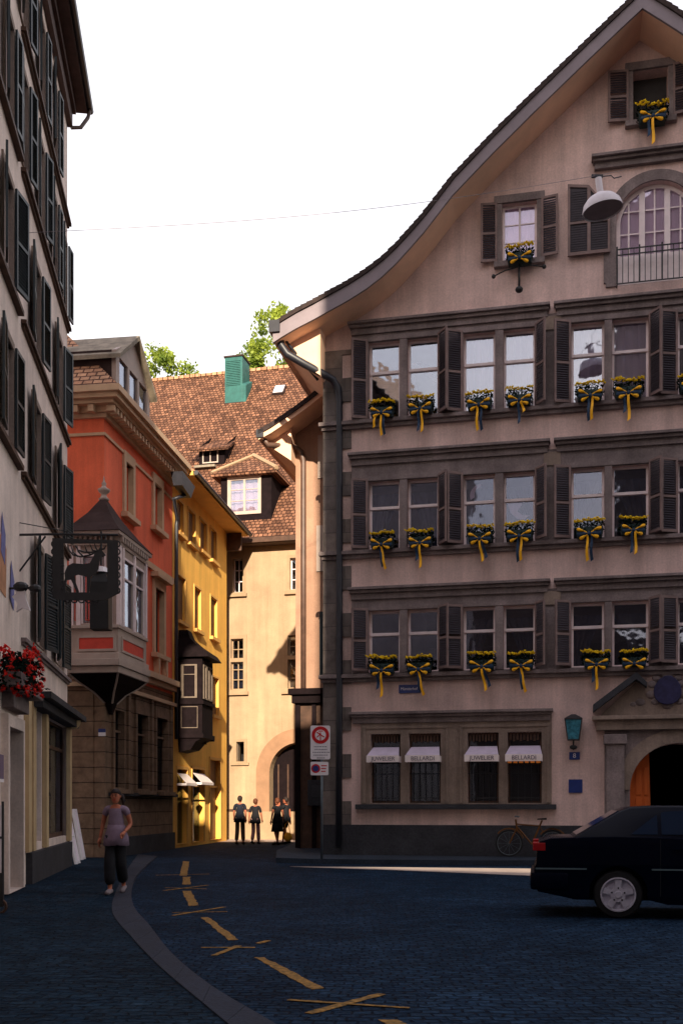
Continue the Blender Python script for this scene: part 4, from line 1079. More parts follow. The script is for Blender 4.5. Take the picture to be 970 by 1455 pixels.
for i, (q_, hl_) in enumerate(zip(ywin, hs)):
    x0, x1, z0, z1 = hl_[0][0], hl_[1][0], hl_[0][1], hl_[2][1]
    f = MB(); t = .07; f.slab([rect(x0-t, x1+t, z0-.02, z1+t), rect(x0+.001, x1-.001, z0, z1)], -.03, .02); f.box(x0-t-.05, x1+t+.05, -.14, -.0, z0-.14, z0-.021)
    o = f.build('window', 'yellow_trim', yh)
    s_ = MB(); s_.box(x0+.003, x1-.003, .09, .12, z0, z1)
    z = z0+.06
    while z < z1-.05: s_.box(x0+.06, x1-.06, .075, .089, z, z+.03); z += .07
    s_.build('closed_shutter', 'yellow_shutter', o)
for i, (q_, hl_) in enumerate(zip(ygf, hs[len(ywin):])):
    x0, x1, z0, z1 = hl_[0][0], hl_[1][0], hl_[0][1], hl_[2][1]
    f = MB(); f.slab([rect(x0-.08, x1+.08, z0, z1+.1), rect(x0+.001, x1-.001, z0+.002, z1)], -.03, .02); f.box(x0, x1, .1, .15, z0+2.0, z0+2.08)
    o = f.build('shop_window' if i < 2 else 'door', 'yellow_trim', yh)
    MB().box(x0+.002, x1-.002, .18, .2, z0, z1).build('pane', 'glass_dark' if i < 2 else 'yellow_shutter', o)
    if i < 2:
        zt__ = z1-.15; awning(None, x0, x1, zt__, zt__-.33, .35, None, o, 'awning_white', 'awning_white', vh=.09)
# roof
b = MB(); e = .72
b.slab([[(-.02, 12.42), (YL+.7, 12.42), (YL+.7, 12.56), (-.02, 12.56)]], -e, 0); 
b.build('eave_board', 'yellow_trim', yh)
b = MB(); b.add([(-.02,-e-.08,12.562),(YL+.75,-e-.08,12.562),(YL+.75,7.4,12.562),(-.02,7.4,12.562),(-.02,3.6,15.6),(YL+.75,3.6,15.6)], [(0,1,5,4),(4,5,2,3),(0,4,3),(1,2,5),(0,3,2,1)])
b.build('roof', 'tiles_red', yh)
b = MB(); b.tube([(-.02,-e-.1,12.5),(YL+.75,-e-.1,12.5)], .08, 8); b.build('gutter', 'pipe', yh)
b = MB(); b.slab([[(YL+.02, 11.7), (YL+.10, 11.7), (YL+.10, 12.41), (YL+.02, 12.41)]], -.6, 0)
b.build('eave_bracket', 'brown_wood', yh)
hb = MB(); hu, hz = SF.at(262, 690, .6); hu -= RU
hb.add([(hu-.7,-.75,hz+.25),(hu+.75,-.75,hz+.18),(hu+.75,-.35,hz+.18),(hu-.7,-.35,hz+.25),(hu-.55,-.7,hz-.15),(hu+.45,-.7,hz-.28),(hu+.45,-.4,hz-.28),(hu-.55,-.4,hz-.15)], [(0,1,2,3),(7,6,5,4),(0,4,5,1),(1,5,6,2),(2,6,7,3),(3,7,4,0)])
hb.build('rainwater_hopper', 'pipe', yh)
P5 = [(hu+.2,-.55,hz-.25), (hu-.3,-.35,hz-.5), (.12,-.13,hz-.85), (.06,-.12,hz-1.1), (.06,-.12,7), (.06,-.12,SF.Z(245,1050))]
MB().tube(P5, .065, 8).build('downpipe', 'pipe', yh, smooth=True)
# timber oriel
b0, b1 = .62, 2.02; bd = .85
def Zb(py): return CH-(py-HY)/F*35.6
b = MB(); b.box(b0, b1, -bd, -.002, Zb(1048), Zb(935)); b.box(b0-.06, b1+.06, -bd-.06, -.002, Zb(1000), Zb(995)); b.box(b0-.06, b1+.06, -bd-.06, -.002, Zb(1048), Zb(1042))
oo = b.build('timber_oriel', 'dark_wood', yh)
b = MB(); b.loft([[(b0,-bd,Zb(1048)),(b1,-bd,Zb(1048)),(b1,-.003,Zb(1048)),(b0,-.003,Zb(1048))], [(b0+.05,-bd*.72,Zb(1053)),(b1-.05,-bd*.72,Zb(1053)),(b1-.05,-.003,Zb(1053)),(b0+.05,-.003,Zb(1053))], [(b0+.1,-bd*.5,Zb(1064)),(b1-.2,-bd*.5,Zb(1064)),(b1-.2,-.003,Zb(1068)),(b0+.1,-.003,Zb(1068))]])
for k in range(3): b.box(b1-.1-k*.3, b1+.05-k*.3, -bd-.05+k*.2, -.1, Zb(1050+k*5), Zb(1044+k*5))
b.build('oriel_base', 'dark_wood', oo)
b = MB(); rr = []
for k, py in ((1.12, 933), (1.0, 925), (.62, 914), (.40, 905), (.3, 893)):
    rr.append([(b0+.2+((b0-.12)-b0-.2)*k, -.02-(bd+.12)*k, Zb(py)), (b0+.2+((b1+.12)-b0-.2)*k, -.02-(bd+.12)*k, Zb(py)), (b0+.2+((b1+.12)-b0-.2)*k, -.003, Zb(py)), (b0+.2+((b0-.12)-b0-.2)*k, -.003, Zb(py))])
b.loft(rr); b.build('oriel_roof', 'dark_wood', oo)
f = MB()
f.T = Matrix.Translation((b0, 0, 0)) @ Matrix.Rotation(R(-90), 4, 'Z')     # the cheek facing the square: local x -> -y
L0 = .12
f.slab([rect(L0, .68, Zb(991), Zb(943)), rect(L0+.09, .60, Zb(989), Zb(958)), rect(L0+.09, .60, Zb(957), Zb(945))], -.03, -.002)
f.slab([rect(L0, .70, Zb(1034), Zb(1003)), rect(L0+.02, .68, Zb(1033), Zb(1004))], -.02, -.002)
f.T = Matrix.Identity(4)
for u in (b0+.12, b0+.55, b0+.95): f.slab([rect(u, u+.36, Zb(992), Zb(943)), rect(u+.08, u+.28, Zb(990), Zb(945))], -bd-.03, -bd-.002)
f.build('oriel_window', 'oriel_grey', oo)

# ================================================================== left building
LF = Fac((96-CX)/F*25.1, 25.1, math.atan2(1, -.13))
lh = thing('shuttered_house', 'tall pale house with dark green shutters along the left side', 'house', LF.loc(), LF.th)
LU0 = -21.0
EZ = 18.1
def lz(slope): return 1.5+3.21*slope
sills = [15.3, 12.8, 10.1, 7.4, 4.45]
def luY(px): return LF.U(px)
wl = []
for si, cs in ((0, (33, 58, 76)), (1, (12, 33, 57, 76, 91))):
    for c in cs: u = luY(c); wl.append((u-.36, u+.36, sills[si]+.12, sills[si]+1.80, .34))
for si in (2, 3):
    for a, b in ((4, 17), (46, 56), (79, 87)):
        u0, u1 = luY(a), luY(b); wl.append((u0, u1, sills[si]+.12, sills[si]+1.78, (.50 if si == 2 else .54)))
for a, b in ((50, 60), (78, 86)): wl.append((luY(a), luY(b), sills[4]+.15, sills[4]+2.05, .62))
hs = [rect(a, b, c, d) for a, b, c, d, s in wl]
# ground floor openings
shop = rect(luY(61), luY(95.5), .75, 3.3); door = rect(luY(4)+.0, luY(24), .05, 2.75); sw = rect(luY(46), luY(59), .75, 3.3)
hs += [shop, door, sw]
b = MB(); b.slab([rect(LU0, 0, 0, EZ)]+hs, 0, .35); b.box(LU0, LU0+.3, .36, 9, 0, EZ); b.box(-.3, 0, .36, 9, 0, EZ); b.box(LU0, 0, 9, 9.3, 0, EZ)
b.build('wall', 'lav', lh)
MB().box(LU0+.4, -.4, 1.3, 1.35, 0, EZ-.1).build('interior_wall', 'interior', lh)
for (a, b_, c, d, sw_) in wl:
    f = MB(); t = .10; f.slab([rect(a-t, b_+t, c-.02, d+.12), rect(a+.001, b_-.001, c, d)], -.035, .05)
    win = f.build('window', 'red_trim' if False else 'stone_light', lh)
    f = MB(); xc = (a+b_)/2; f.slab([rect(a, b_, c, d), rect(a+.05, xc-.03, c+.05, d-.05), rect(xc+.03, b_-.05, c+.05, d-.05)], .15, .2); f.build('sash', 'white_paint', win)
    MB().box(a+.04, b_-.04, .17, .176, c+.04, d-.04).build('pane', 'glass_dark', win)
    shutter(win, a-.02, sw_, c, d+.03, -1, 9+random.uniform(-5, 5), 'shutter_green', 'shutter_green', y=-.05, solid=True)
    shutter(win, b_+.02, sw_, c, d+.03, 1, 9+random.uniform(-5, 6), 'shutter_green', 'shutter_green', y=-.05, solid=True)
for z in sills:
    m = MB(); m.slab([rect(luY(30), .02, z-.07, z)], -.10, -.001); m.slab([rect(luY(30)+.03, .01, z-.12, z-.072)], -.05, -.001); m.build('sill_ledge', 'brown_wood' if z > 5 else 'stone', lh)
for z in sills[1:4]:
    m = MB(); m.slab([rect(luY(-12), luY(26), z-.08, z)], -.11, -.001); m.build('window_sill', 'brown_wood', lh)
# eave, gutter
b = MB(); b.slab([[(LU0, EZ+.001), (.25, EZ+.001), (.25, EZ+.1), (LU0, EZ+.1)]], -.44, 8); b.build('eave_boards', 'eave_wood', lh)
b = MB(); b.box(LU0, .03, -.12, -.001, EZ-.5, EZ-.0); b.box(LU0, .03, -.2, -.001, EZ-.18, EZ-.001); b.build('frieze', 'eave_wood', lh)
b = MB(); b.tube([(LU0, -.50, EZ+.12), (.35, -.50, EZ+.12)], .08, 8); b.build('gutter', 'pipe', lh)
b = MB(); b.tube([(.18, -.50, EZ+.05), (.2, -.46, EZ-.12), (.12, -.3, EZ-.42), (.03, -.08, EZ-.5)], .045, 6); b.build('downpipe', 'pipe_brown', lh)
b = MB(); b.add([(LU0,-.53,EZ+.105),(.4,-.53,EZ+.105),(.4,9.6,EZ+.105),(LU0,9.6,EZ+.105),(LU0,4.4,EZ+5),(.4,4.4,EZ+5)], [(0,1,5,4),(4,5,2,3),(0,4,3),(1,2,5),(0,3,2,1)]); b.build('roof', 'tiles_red', lh)
# shopfront
for px in (43, 61.5, 95.5, 36): b = MB(); u = luY(px); b.box(u-.16, u+.14, -.10, -.001, .62, 3.42); b.build('shop_pier', 'shop_stone', lh, bevel=.01)
b = MB(); b.slab([rect(luY(40), .25, 3.46, 3.58)], -.42, -.001); b.slab([rect(luY(41), .12, 3.30, 3.458)], -.26, -.001); b.build('shop_cornice', 'plinth', lh)
b = MB(); b.box(luY(37), -.0, -.12, -.001, 0, .6); b.build('shop_plinth', 'plinth', lh)
for rct in (shop, sw):
    x0, x1 = rct[0][0], rct[1][0]
    f = MB(); f.slab([rect(x0, x1, .75, 3.3), rect(x0+.06, x1-.06, .85, 2.7), rect(x0+.06, x1-.06, 2.78, 3.24)], .1, .16); o = f.build('shop_window', 'brown_wood', lh)
    MB().box(x0+.05, x1-.05, .125, .133, .85, 3.24).build('pane', 'glass', o)
    d = MB()
    for i in range(3): d.ball((x0+(x1-x0)*(.25+.22*i), .35, 1.55+.03*i), .09, 8, 5)
    d.box(x0+.2, x1-.2, .25, .5, 1.4, 1.44); d.build('shop_display', 'sign_white', o)
x0, x1 = door[0][0], door[1][0]
f = MB(); f.slab([rect(x0-.14, x1+.14, .05, 2.95), rect(x0+.001, x1-.001, .051, 2.75)], -.12, -.001); f.build('door_frame', 'lav', lh)
f = MB(); f.slab([rect(x0-.25, x1+.22, 3.3, 3.42)], -.42, -.001); f.slab([rect(x0-.1, x1+.1, 3.05, 3.298)], -.2, -.001); f.build('door_hood', 'stone', lh, bevel=.02)
MB().box(x0, x1, .3, .34, .05, 2.75).build('door', 'dark_wood', lh)
# painted emblem on the wall
b = MB(); u, z = LF.at(3, 800); b.slab([[(u-.35, z-.45), (u+.3, z-.5), (u+.35, z+.3), (u, z+.5), (u-.3, z+.35)]], -.012, -.002); b.build('wall_painting', 'painted', lh)
for px, py in ((2, 758), (15, 826)): b = MB(); u, z = LF.at(px, py); b.slab([[(u-.1, z-.3), (u+.25, z-.45), (u+.3, z+.05), (u, z+.35)]], -.018, -.013); b.build('wall_painting', 'painted_blue', lh)

# wall-mounted things on the left
o = thing('wall_sign', 'small blue enamel sign at the left edge beside the dark doorway', 'sign', tuple(W(1, 1107, 16.4)), LF.th)
MB().box(-.25, .12, -.03, 0, 0, .38).build('plate', 'sign_blue', o); MB().box(-.25, .12, -.035, -.031, -.05, .0).build('edge_strip', 'sign_white', o)
lo = thing('globe_lamp', 'rounded pale lamp at the corner above the shop cornice', 'lamp', tuple(W(106, 1034, 24.9)), 0)
b = MB(); b.ball((0, 0, .18), .2, 12, 8, sx=.75, sz=1.1); b.build('globe', 'shop_stone', lo, smooth=True); b = MB(); b.tube([(-.05, .05, .15), (-.55, .2, .15)], .03, 6); b.build('bracket', 'black_iron', lo)

# deer sign on its bracket
SYD = 18.6
def P2(px, py): p = W(px, py, SYD); return (p.x, p.z)
ds = thing('hanging_sign', 'black wrought iron sign with a stag hanging from the left house', 'sign', (0, SYD, 0))
frm = MB()
frm.slab([[P2(75, 765), P2(168, 768), P2(169, 843), P2(150, 853), P2(90, 853), P2(76, 850)], [P2(91, 772), P2(153, 772), P2(153, 838), P2(150, 842), P2(91, 842)]], -.02, .02)
frm.build('frame', 'black_iron', ds)
sc_ = MB()
for i in range(7):
    for px in (78, 166.5):
        x, z = P2(px, 773+i*11); sc_.tube([(x+.055*math.cos(t), 0, z+.055*math.sin(t)) for t in [R(a) for a in range(0, 400, 40)]], .014, 5)
for i in range(5):
    x, z = P2(96+i*10, 853); sc_.tube([(x+.05*math.cos(t), 0, z+.045*math.sin(t)) for t in [R(a) for a in range(0, 400, 40)]], .014, 5)
for i in range(6):
    x, z = P2(89, 782+i*11); sc_.ball((x, 0, z), .035, 6, 4)
sc_.build('scrollwork', 'black_iron', ds)
def zp5(x, y): return P2(x/5.389, 740+y/5.389)
deer = MB()
deer.slab([[zp5(*p) for p in [(500,440),(497,400),(520,345),(560,325),(640,332),(690,325),(720,270),(730,235),(770,215),(790,235),(812,262),(800,272),(775,272),(762,320),(755,370),(735,410),(700,425),(690,530),(680,560),(668,560),(668,430),(600,412),(575,420),(580,470),(607,540),(602,552),(588,550),(560,480),(545,450),(515,455),(505,500),(503,560),(492,560),(490,490)]]], -.012, .012)
deer.build('stag', 'black_iron', ds)
an = MB()
for pts_ in [[(745,235),(690,262),(620,275),(560,260),(530,225),(515,180)], [(745,235),(700,240),(650,240),(600,225),(575,185)], [(640,272),(600,235),(590,190)], [(700,262),(665,235),(650,185)], [(600,275),(560,240),(545,185)], [(745,235),(710,225),(690,180)], [(750,230),(735,205),(725,175)], [(760,228),(775,200),(772,172)], [(765,225),(800,215),(815,190)]]:
    an.tube([(zp5(*p)[0], 0, zp5(*p)[1]) for p in pts_], [.016]*(len(pts_)-1)+[.006], 5)
an.build('antler', 'black_iron', ds)
arm = MB()
wx = W(28, 760, SYD)
arm.tube([(wx.x-.03, 0, P2(30,760)[1]), (P2(80,759)[0], 0, P2(80,759)[1]), (P2(168,766)[0], 0, P2(168,760)[1])], .022, 6)
arm.tube([(wx.x, 0, P2(30,812)[1]), (P2(65,760)[0], 0, P2(65,762)[1])], .016, 6)
arm.tube([(wx.x-.02, 0, P2(30,748)[1]), (wx.x-.02, 0, P2(30,818)[1])], .02, 6)
arm.tube([(wx.x-.05, 0, P2(24,742)[1]), (P2(100,756)[0], 0, P2(100,756)[1])], .009, 5)
for px in (95, 150): arm.tube([(P2(px,760)[0], 0, P2(px,761)[1]), (P2(px,760)[0], 0, P2(px,770)[1])], .015, 5)
arm.build('bracket', 'black_iron', ds)
# lantern hanging below the sign
sl_ = thing('hanging_lantern', 'black lantern with a pale glowing cap hanging behind the stag sign', 'lantern', tuple(W(144, 895, 20.5)))
sc = 20.5/F
b = MB(); b.box(-13*sc, 13*sc, -.17, .17, 0, 66*sc); b.loft([[(-13*sc,-.17,66*sc),(13*sc,-.17,66*sc),(13*sc,.17,66*sc),(-13*sc,.17,66*sc)], [(-8*sc,-.1,80*sc),(8*sc,-.1,80*sc),(8*sc,.1,80*sc),(-8*sc,.1,80*sc)]])
b.tube([(0,0,92*sc),(0,0,140*sc)], .02, 6)
b.build('case', 'black_iron', sl_)
b = MB(); b.lathe([(12*sc, 81*sc), (9*sc, 88*sc), (7*sc, 89*sc)], n=12); b.build('cap', 'sign_white', sl_)
b = MB(); b.tube([(0,0,138*sc), (-3.2*sc*8, .2, 138*sc)], .02, 6); b.build('arm', 'black_iron', sl_) if False else None

# star-shaped sign nearer the camera
ss = thing('star_sign', 'white star-shaped sign on a short black bracket above the red geraniums', 'sign', tuple(W(30, 872, 17.6)))
b = MB(); k = 17.6/F
b.slab([[(-8*k, 40*k), (6*k, 34*k), (8*k, 20*k), (14*k, 4*k), (2*k, 8*k), (-6*k, 2*k), (-4*k, 14*k), (-12*k, 24*k), (-6*k, 28*k)]], -.03, .03); b.build('star', 'sign_white', ss)
b = MB(); b.ball((0, 0, 38*k), .09, 8, 5, sx=1.5); b.ball((20*k, 0, 36*k), .07, 8, 5, sx=1.6); b.tube([(-16*k, .0, 36*k), (26*k, 0, 37*k)], .02, 6); b.build('bracket', 'black_iron', ss)

# red geraniums
def planter(loc, rz, wd, label, group=None):
    o = thing('geranium_box', label, 'flower box', loc, rz, group)
    b = MB(); b.slab([[(-wd/2, .0), (wd/2, .0), (wd/2+.03, .2), (-wd/2-.03, .2)]], -.14, .12); b.build('planter', 'stone', o)
    rnd = random.Random(5)
    lf = MB(); fw = MB()
    for i in range(700):
        u = rnd.uniform(-wd/2-.1, wd/2+.22); v = rnd.gauss(0, .14); z = rnd.uniform(-.05, .5); lf.leaf((u, v, z), .06, rnd)
    for i in range(170):
        u = rnd.uniform(-wd/2-.12, wd/2+.28); v = rnd.uniform(-.32, .2); z = rnd.uniform(-.1, .62)*(1 if u < wd/2 else .75)
        for k in range(7): lf_ = (u+rnd.gauss(0, .022), v+rnd.gauss(0, .02), z+rnd.gauss(0, .022)); fw.leaf(lf_, .034, rnd)
        fw.ball((u, v, z), .026, 6, 4)
    lf.build('foliage', 'leaf', o); fw.build('flowers', 'red_flower', o)
    return o
pp = W(22, 978, 16.9); planter((pp.x+.05, 16.9, pp.z), LF.th, 1.1, 'box of bright red geraniums hanging on the left house wall')
# boards leaning by the shop
for i, (x0, y0, x1, y1) in enumerate([(93, 1150, 109, 1228), (104, 1150, 117, 1222)]):
    Yb = (1.5-.03)*F/(y1-HY); p = W(x1, y1, Yb); t_ = W(x0, y0, Yb+.25)
    o = thing('leaning_board', ['white framed board leaning on the shopfront, the nearer of the two', 'white framed board leaning on the shopfront, the farther of the two by the corner'][i], 'board', tuple(p), 0, 'boards leaning by the shop')
    d = t_-p
    b = MB(); b.tube([(0,0,0), tuple(d)], .05, 4); b.tube([(-.04,.42,0), tuple(d+Vector((-.04,.42,0)))], .04, 4)
    for q_ in (.05, .5, .97): b.tube([tuple(d*q_), tuple(d*q_+Vector((-.04,.42,0)))], .03, 4)
    b.build('frame', 'sign_white', o)
    b = MB(); b.add([tuple(d*.04), tuple(d*.96), tuple(d*.96+Vector((-.04,.42,0))), tuple(d*.04+Vector((-.04,.42,0)))], [(0,1,2,3)])
    sm = b.build('panel', 'curtain', o)
# stand at left edge
ls = thing('display_stand', 'tall white panel on a dark wheeled stand at the left edge', 'stand', (W(2, 1300, 14.2).x-.02, 14.2, .03))
b = MB(); b.box(-.3, .035, -.03, .0, .55, 1.45); b.build('panel', 'sign_white', ls)
b = MB(); b.box(-.31, .05, -.02, .02, .08, .54); b.box(.036, .055, -.03, .02, .1, 1.5); b.box(-.31, .05, -.035, .0, 1.0, 1.03); b.build('frame', 'black_iron', ls)
b = MB(); b.tube([(0+.09*math.cos(R(a)), 0, .09+.09*math.sin(R(a))) for a in range(0, 361, 30)], .02, 6); b.build('wheel', 'door_orange' if False else 'brown_wood', ls)

# ================================================================== flower boxes with bows
def flower_proto(variant, seed):
    rnd = random.Random(seed)
    o = thing('flower_box', 'x', 'flower box', (0, 0, 0))
    MB().slab([[(-.3, -.10), (.3, -.10), (.34, .16), (-.34, .16)]], -.17, .10).build('planter', 'box_green', o)
    lf = MB()
    for i in range(420): lf.leaf((rnd.uniform(-.37, .37), rnd.uniform(-.2, .14), rnd.uniform(.02, .33)), .045, rnd)
    lf.build('foliage', 'leaf', o)
    fw = MB()
    for i in range(44):
        u = -.36+.72*i/43+rnd.gauss(0, .012); v = rnd.uniform(-.24, -.08); z = .335+rnd.uniform(-.03, .035)+.02*math.sin(u*9+seed)
        for k in range(4): fw.leaf((u+rnd.gauss(0, .012), v+rnd.gauss(0, .01), z+rnd.gauss(0, .01)), .036, rnd)
        fw.ball((u, v, z), rnd.uniform(.022, .034), 6, 4, sz=.75)
    fw.build('flowers', 'yel_flower', o)
    # bow: four yellow loops with blue ones between
    yb = MB(); bb = MB()
    def loop(m, ang, L, wd, y, th=.5):
        T = Matrix.Translation((0, y, -.03)) @ Matrix.Rotation(R(-ang), 4, 'Y'); old = m.T; m.T = T
        n = 8; pts = []
        for i in range(n+1):
            t = i/n; r = wd*math.sin(min(1, t*1.15)*math.pi*.62)*.5+.012
            if t > .8: r *= math.sqrt(max(0, 1-((t-.8)/.2)**2*.75))
            pts.append((L*t, r))
        rings = []
        for x, r in pts:
            rings.append([(x, .045*math.sin(math.pi*x/L)*math.cos(a)*1.1, r*math.sin(a)) for a in [2*math.pi*j/10 for j in range(10)]])
        m.loft(rings); m.T = old
    def lobe(m, cx, cz, L, wd, ang, y):
        T = Matrix.Translation((cx, y, cz)) @ Matrix.Rotation(R(-ang), 4, 'Y'); old = m.T; m.T = T; n = 8; rings = []
        for i in range(n+1):
            t = i/n; r_ = wd*(.22+.78*math.sin(min(1, t*1.25)*math.pi/2))*(math.sqrt(max(0, 1-((t-.75)/.25)**2*.8)) if t > .75 else 1)
            rings.append([(L*(t-.5), .05*math.cos(q)*(.3+.7*math.sin(math.pi*min(1, t+.1))), r_*math.sin(q)*.5) for q in [2*math.pi*j/10 for j in range(10)]])
        m.loft(rings); m.T = old
    j_ = lambda v: rnd.uniform(-v, v)
    lobe(yb, .215, .075+j_(.01), .19, .085, 22+j_(6), -.25); lobe(yb, -.215, .075+j_(.01), .19, .085, 158+j_(6), -.25)
    lobe(yb, .16, -.115+j_(.01), .16, .095, -22+j_(8), -.25); lobe(yb, -.16, -.115+j_(.01), .16, .095, -158+j_(8), -.25)
    for sx_ in (-1, 1):
        yb.tube([(sx_*.03, -.235, -.02), (sx_*.13, -.24, .05)], .018, 5); yb.tube([(sx_*.03, -.235, -.04), (sx_*.1, -.24, -.09)], .018, 5)
        lobe(bb, sx_*.15, -.02, .30, .13, 0 if sx_ > 0 else 180, -.215)
    yo = yb.build('bow', 'ribbon_y', o, smooth=True); bb.ball((0, -.25, -.03), .05, 8, 6, sz=1.2); bb.build('bow_knot', 'ribbon_b', o, smooth=True)
    def tail(name, m, x0, x1, L, y, wd=.075, tw=0):
        b = MB(); n = 8; L_ = []; 
        for i in range(n+1):
            t = i/n; x = x0+(x1-x0)*t+.012*math.sin(t*6+seed); w_ = wd*(.7+.3*t)
            yy = y+.02*math.sin(t*7+seed)
            L_.append([(x-w_/2, yy, -.05-L*t-(.03 if i == n else 0)), (x+w_/2, yy-.02-tw*t, -.05-L*t+(.02 if i == n else 0)), (x+w_/2, yy-.016-tw*t, -.05-L*t+(.02 if i == n else 0)), (x-w_/2, yy+.004, -.05-L*t-(.03 if i == n else 0))])
        b.loft(L_); b.build(name, m, o)
    tails = {0: [('y', -.02, .02, .62), ('b', .05, .1, .6), ('y', -.17, -.2, .38)], 1: [('b', -.04, -.05, .58), ('y', .05, .06, .62)], 2: [('y', -.05, -.05, .66), ('b', .05, .06, .66)],
             3: [('b', -.02, -.02, .60), ('y', .04, .12, .30)], 4: [('b', -.05, -.02, .62), ('y', .05, .05, .60)], 5: [('y', .0, .0, .66), ('b', -.09, -.1, .45)],
             6: [('y', -.02, .14, .68), ('b', -.06, .06, .6)], 7: [('y', .0, .1, .6), ('b', .06, .2, .5)], 8: []}[variant]
    for c, a, b_, L in tails: tail('ribbon_tail', 'ribbon_y' if c == 'y' else 'ribbon_b', a, b_, L, -.25 if c == 'y' else -.23)
    return o
protos = {}
ordn = {0: 'leftmost', 1: 'second', 2: 'third', 3: 'fourth', 4: 'fifth', 5: 'rightmost whole'}
tw_ = {0: 'three ribbon tails', 1: 'blue and yellow tails', 2: 'yellow then blue tail', 3: 'narrow blue tail', 4: 'wide blue tail', 5: 'broad yellow tail', 6: 'slanting yellow tail', 7: 'tails blown right', 8: 'no ribbon tails'}
spec = []
rowname = {'A': 'gabled house\'s top ledge', 'B': 'gabled house\'s middle ledge', 'C': 'gabled house\'s lowest ledge'}
pos = {'A': [(543,0),(598,1),(681,2),(737,3),(837,4),(892,5),(982,2)], 'B': [(543,6),(597,5),(682,7),(738,4),(837,2),(898,1)], 'C': [(543,5),(596,6),(684,7),(740,6),(846,5),(900,8)]}
for k, lst in pos.items():
    for i, (px, var) in enumerate(lst):
        if var not in protos:
            protos[var] = flower_proto(var, var*3+1); o = protos[var]; first = True
        else: o = copy_tree(protos[var])
        u = GF.U(px, .22); z = ledge[k]+.08+random.uniform(-.02, .02)
        o.location = GF.world(u, -.22, z); o.rotation_euler = (0, R(random.uniform(-1.5, 1.5)), GF.th+R(random.uniform(-4, 4)))
        o.scale = (random.uniform(.90, 1.0),)*3
        nm = ordn.get(i, 'at picture edge')
        o['label'] = 'yellow flower box, %s, %s on the %s' % (tw_[var], nm, rowname[k]); o['group'] = 'yellow flower boxes with blue and yellow bows'
for (px, py, var, s_, lab) in [(926,172,5,1.0,'yellow flower box with a broad yellow tail under the small top gable window'), (738,371,8,.95,'yellow flower box with a black iron holder under the lattice gable window')]:
    if var not in protos: protos[var] = flower_proto(var, var*3+1); o = protos[var]
    else: o = copy_tree(protos[var])
    u, z = GF.at(px, py, .22); o.location = GF.world(u, -.22, z); o.rotation_euler = (0, 0, GF.th); o.scale = (s_,)*3
    o['label'] = lab; o['group'] = 'yellow flower boxes with blue and yellow bows'
u, z = GF.at(737, 376, .25)
fh = thing('flag_holder', 'black iron holder with two round-ended arms below the lattice gable window', 'bracket', tuple(GF.world(u, -.25, z)), GF.th)
k = 27/F
b = MB(); b.tube([(0,0,.05),(0,-.02,-.6)], .028, 6); b.tube([(-.62,0,-.22),(-.35,-.02,-.12),(0,0,-.05),(.33,-.02,-.06),(.6,0,-.12)], .016, 6)
b.ball((-.64,0,-.23), .055, 8, 6); b.ball((.62,0,-.12), .055, 8, 6); b.ball((0,-.02,-.64), .10, 10, 6, sz=.8); b.tube([(0,.25,-.3),(0,0,-.3)], .02, 6); b.build('ironwork', 'black_iron', fh, smooth=True)

# ================================================================== plaques, lantern on the gabled house
o = thing('street_name_plate', 'blue enamel street name plate under the first-floor ledge', 'sign', tuple(GF.world(GF.U(581), -.01, GF.Z(581, 979))), GF.th)
MB().box(-.27, .27, -.025, 0, -.11, .11).build('plate', 'sign_blue', o, bevel=.008)
textmesh('Münsterhof', .105, o, 'lettering', 'sign_white', (0, -.03, 0), sx=.9)
o = thing('house_number', 'small dark blue house number plate under the lantern', 'sign', tuple(GF.world(GF.U(815.5), -.01, GF.Z(815, 1074))), GF.th)
MB().box(-.13, .13, -.025, 0, -.095, .095).build('plate', 'sign_blue', o, bevel=.006); textmesh('8', .16, o, 'lettering', 'sign_white', (0, -.03, 0))
o = thing('blue_plaque', 'plain square blue plaque on the wall beside the portal', 'sign', tuple(GF.world(GF.U(817), -.01, GF.Z(817, 1117))), GF.th)
MB().box(-.17, .17, -.025, 0, -.17, .17).build('plate', 'sign_blue', o, bevel=.006)
u, z = GF.at(814, 1056, .3)
o = thing('wall_lantern', 'old glass lantern on an iron bracket beside the portal', 'lantern', tuple(GF.world(u, -.3, z)), GF.th)
b = MB(); b.loft([[(-.13,-.13,.1),(.13,-.13,.1),(.13,.13,.1),(-.13,.13,.1)], [(-.2,-.2,.58),(.2,-.2,.58),(.2,.2,.58),(-.2,.2,.58)]]); b.build('glass', 'lantern_glass', o)
b = MB()
for s in (-1, 1):
    for t in (-1, 1): b.tube([(s*.135, t*.135, .08), (s*.205, t*.205, .6)], .014, 4)
b.box(-.22, .22, -.22, .22, .58, .61); b.loft([[(-.22,-.22,.611),(.22,-.22,.611),(.22,.22,.611),(-.22,.22,.611)], [(-.05,-.05,.72),(.05,-.05,.72),(.05,.05,.72),(-.05,.05,.72)]])
b.box(-.14, .14, -.14, .14, .07, .1); b.tube([(0,0,.08),(0,0,-.08)], .02, 6); b.ball((0,0,-.1), .06, 8, 5, sx=1.6); b.tube([(0,0,-.1),(0,.3,-.14)], .022, 6)
b.build('frame', 'black_iron', o)

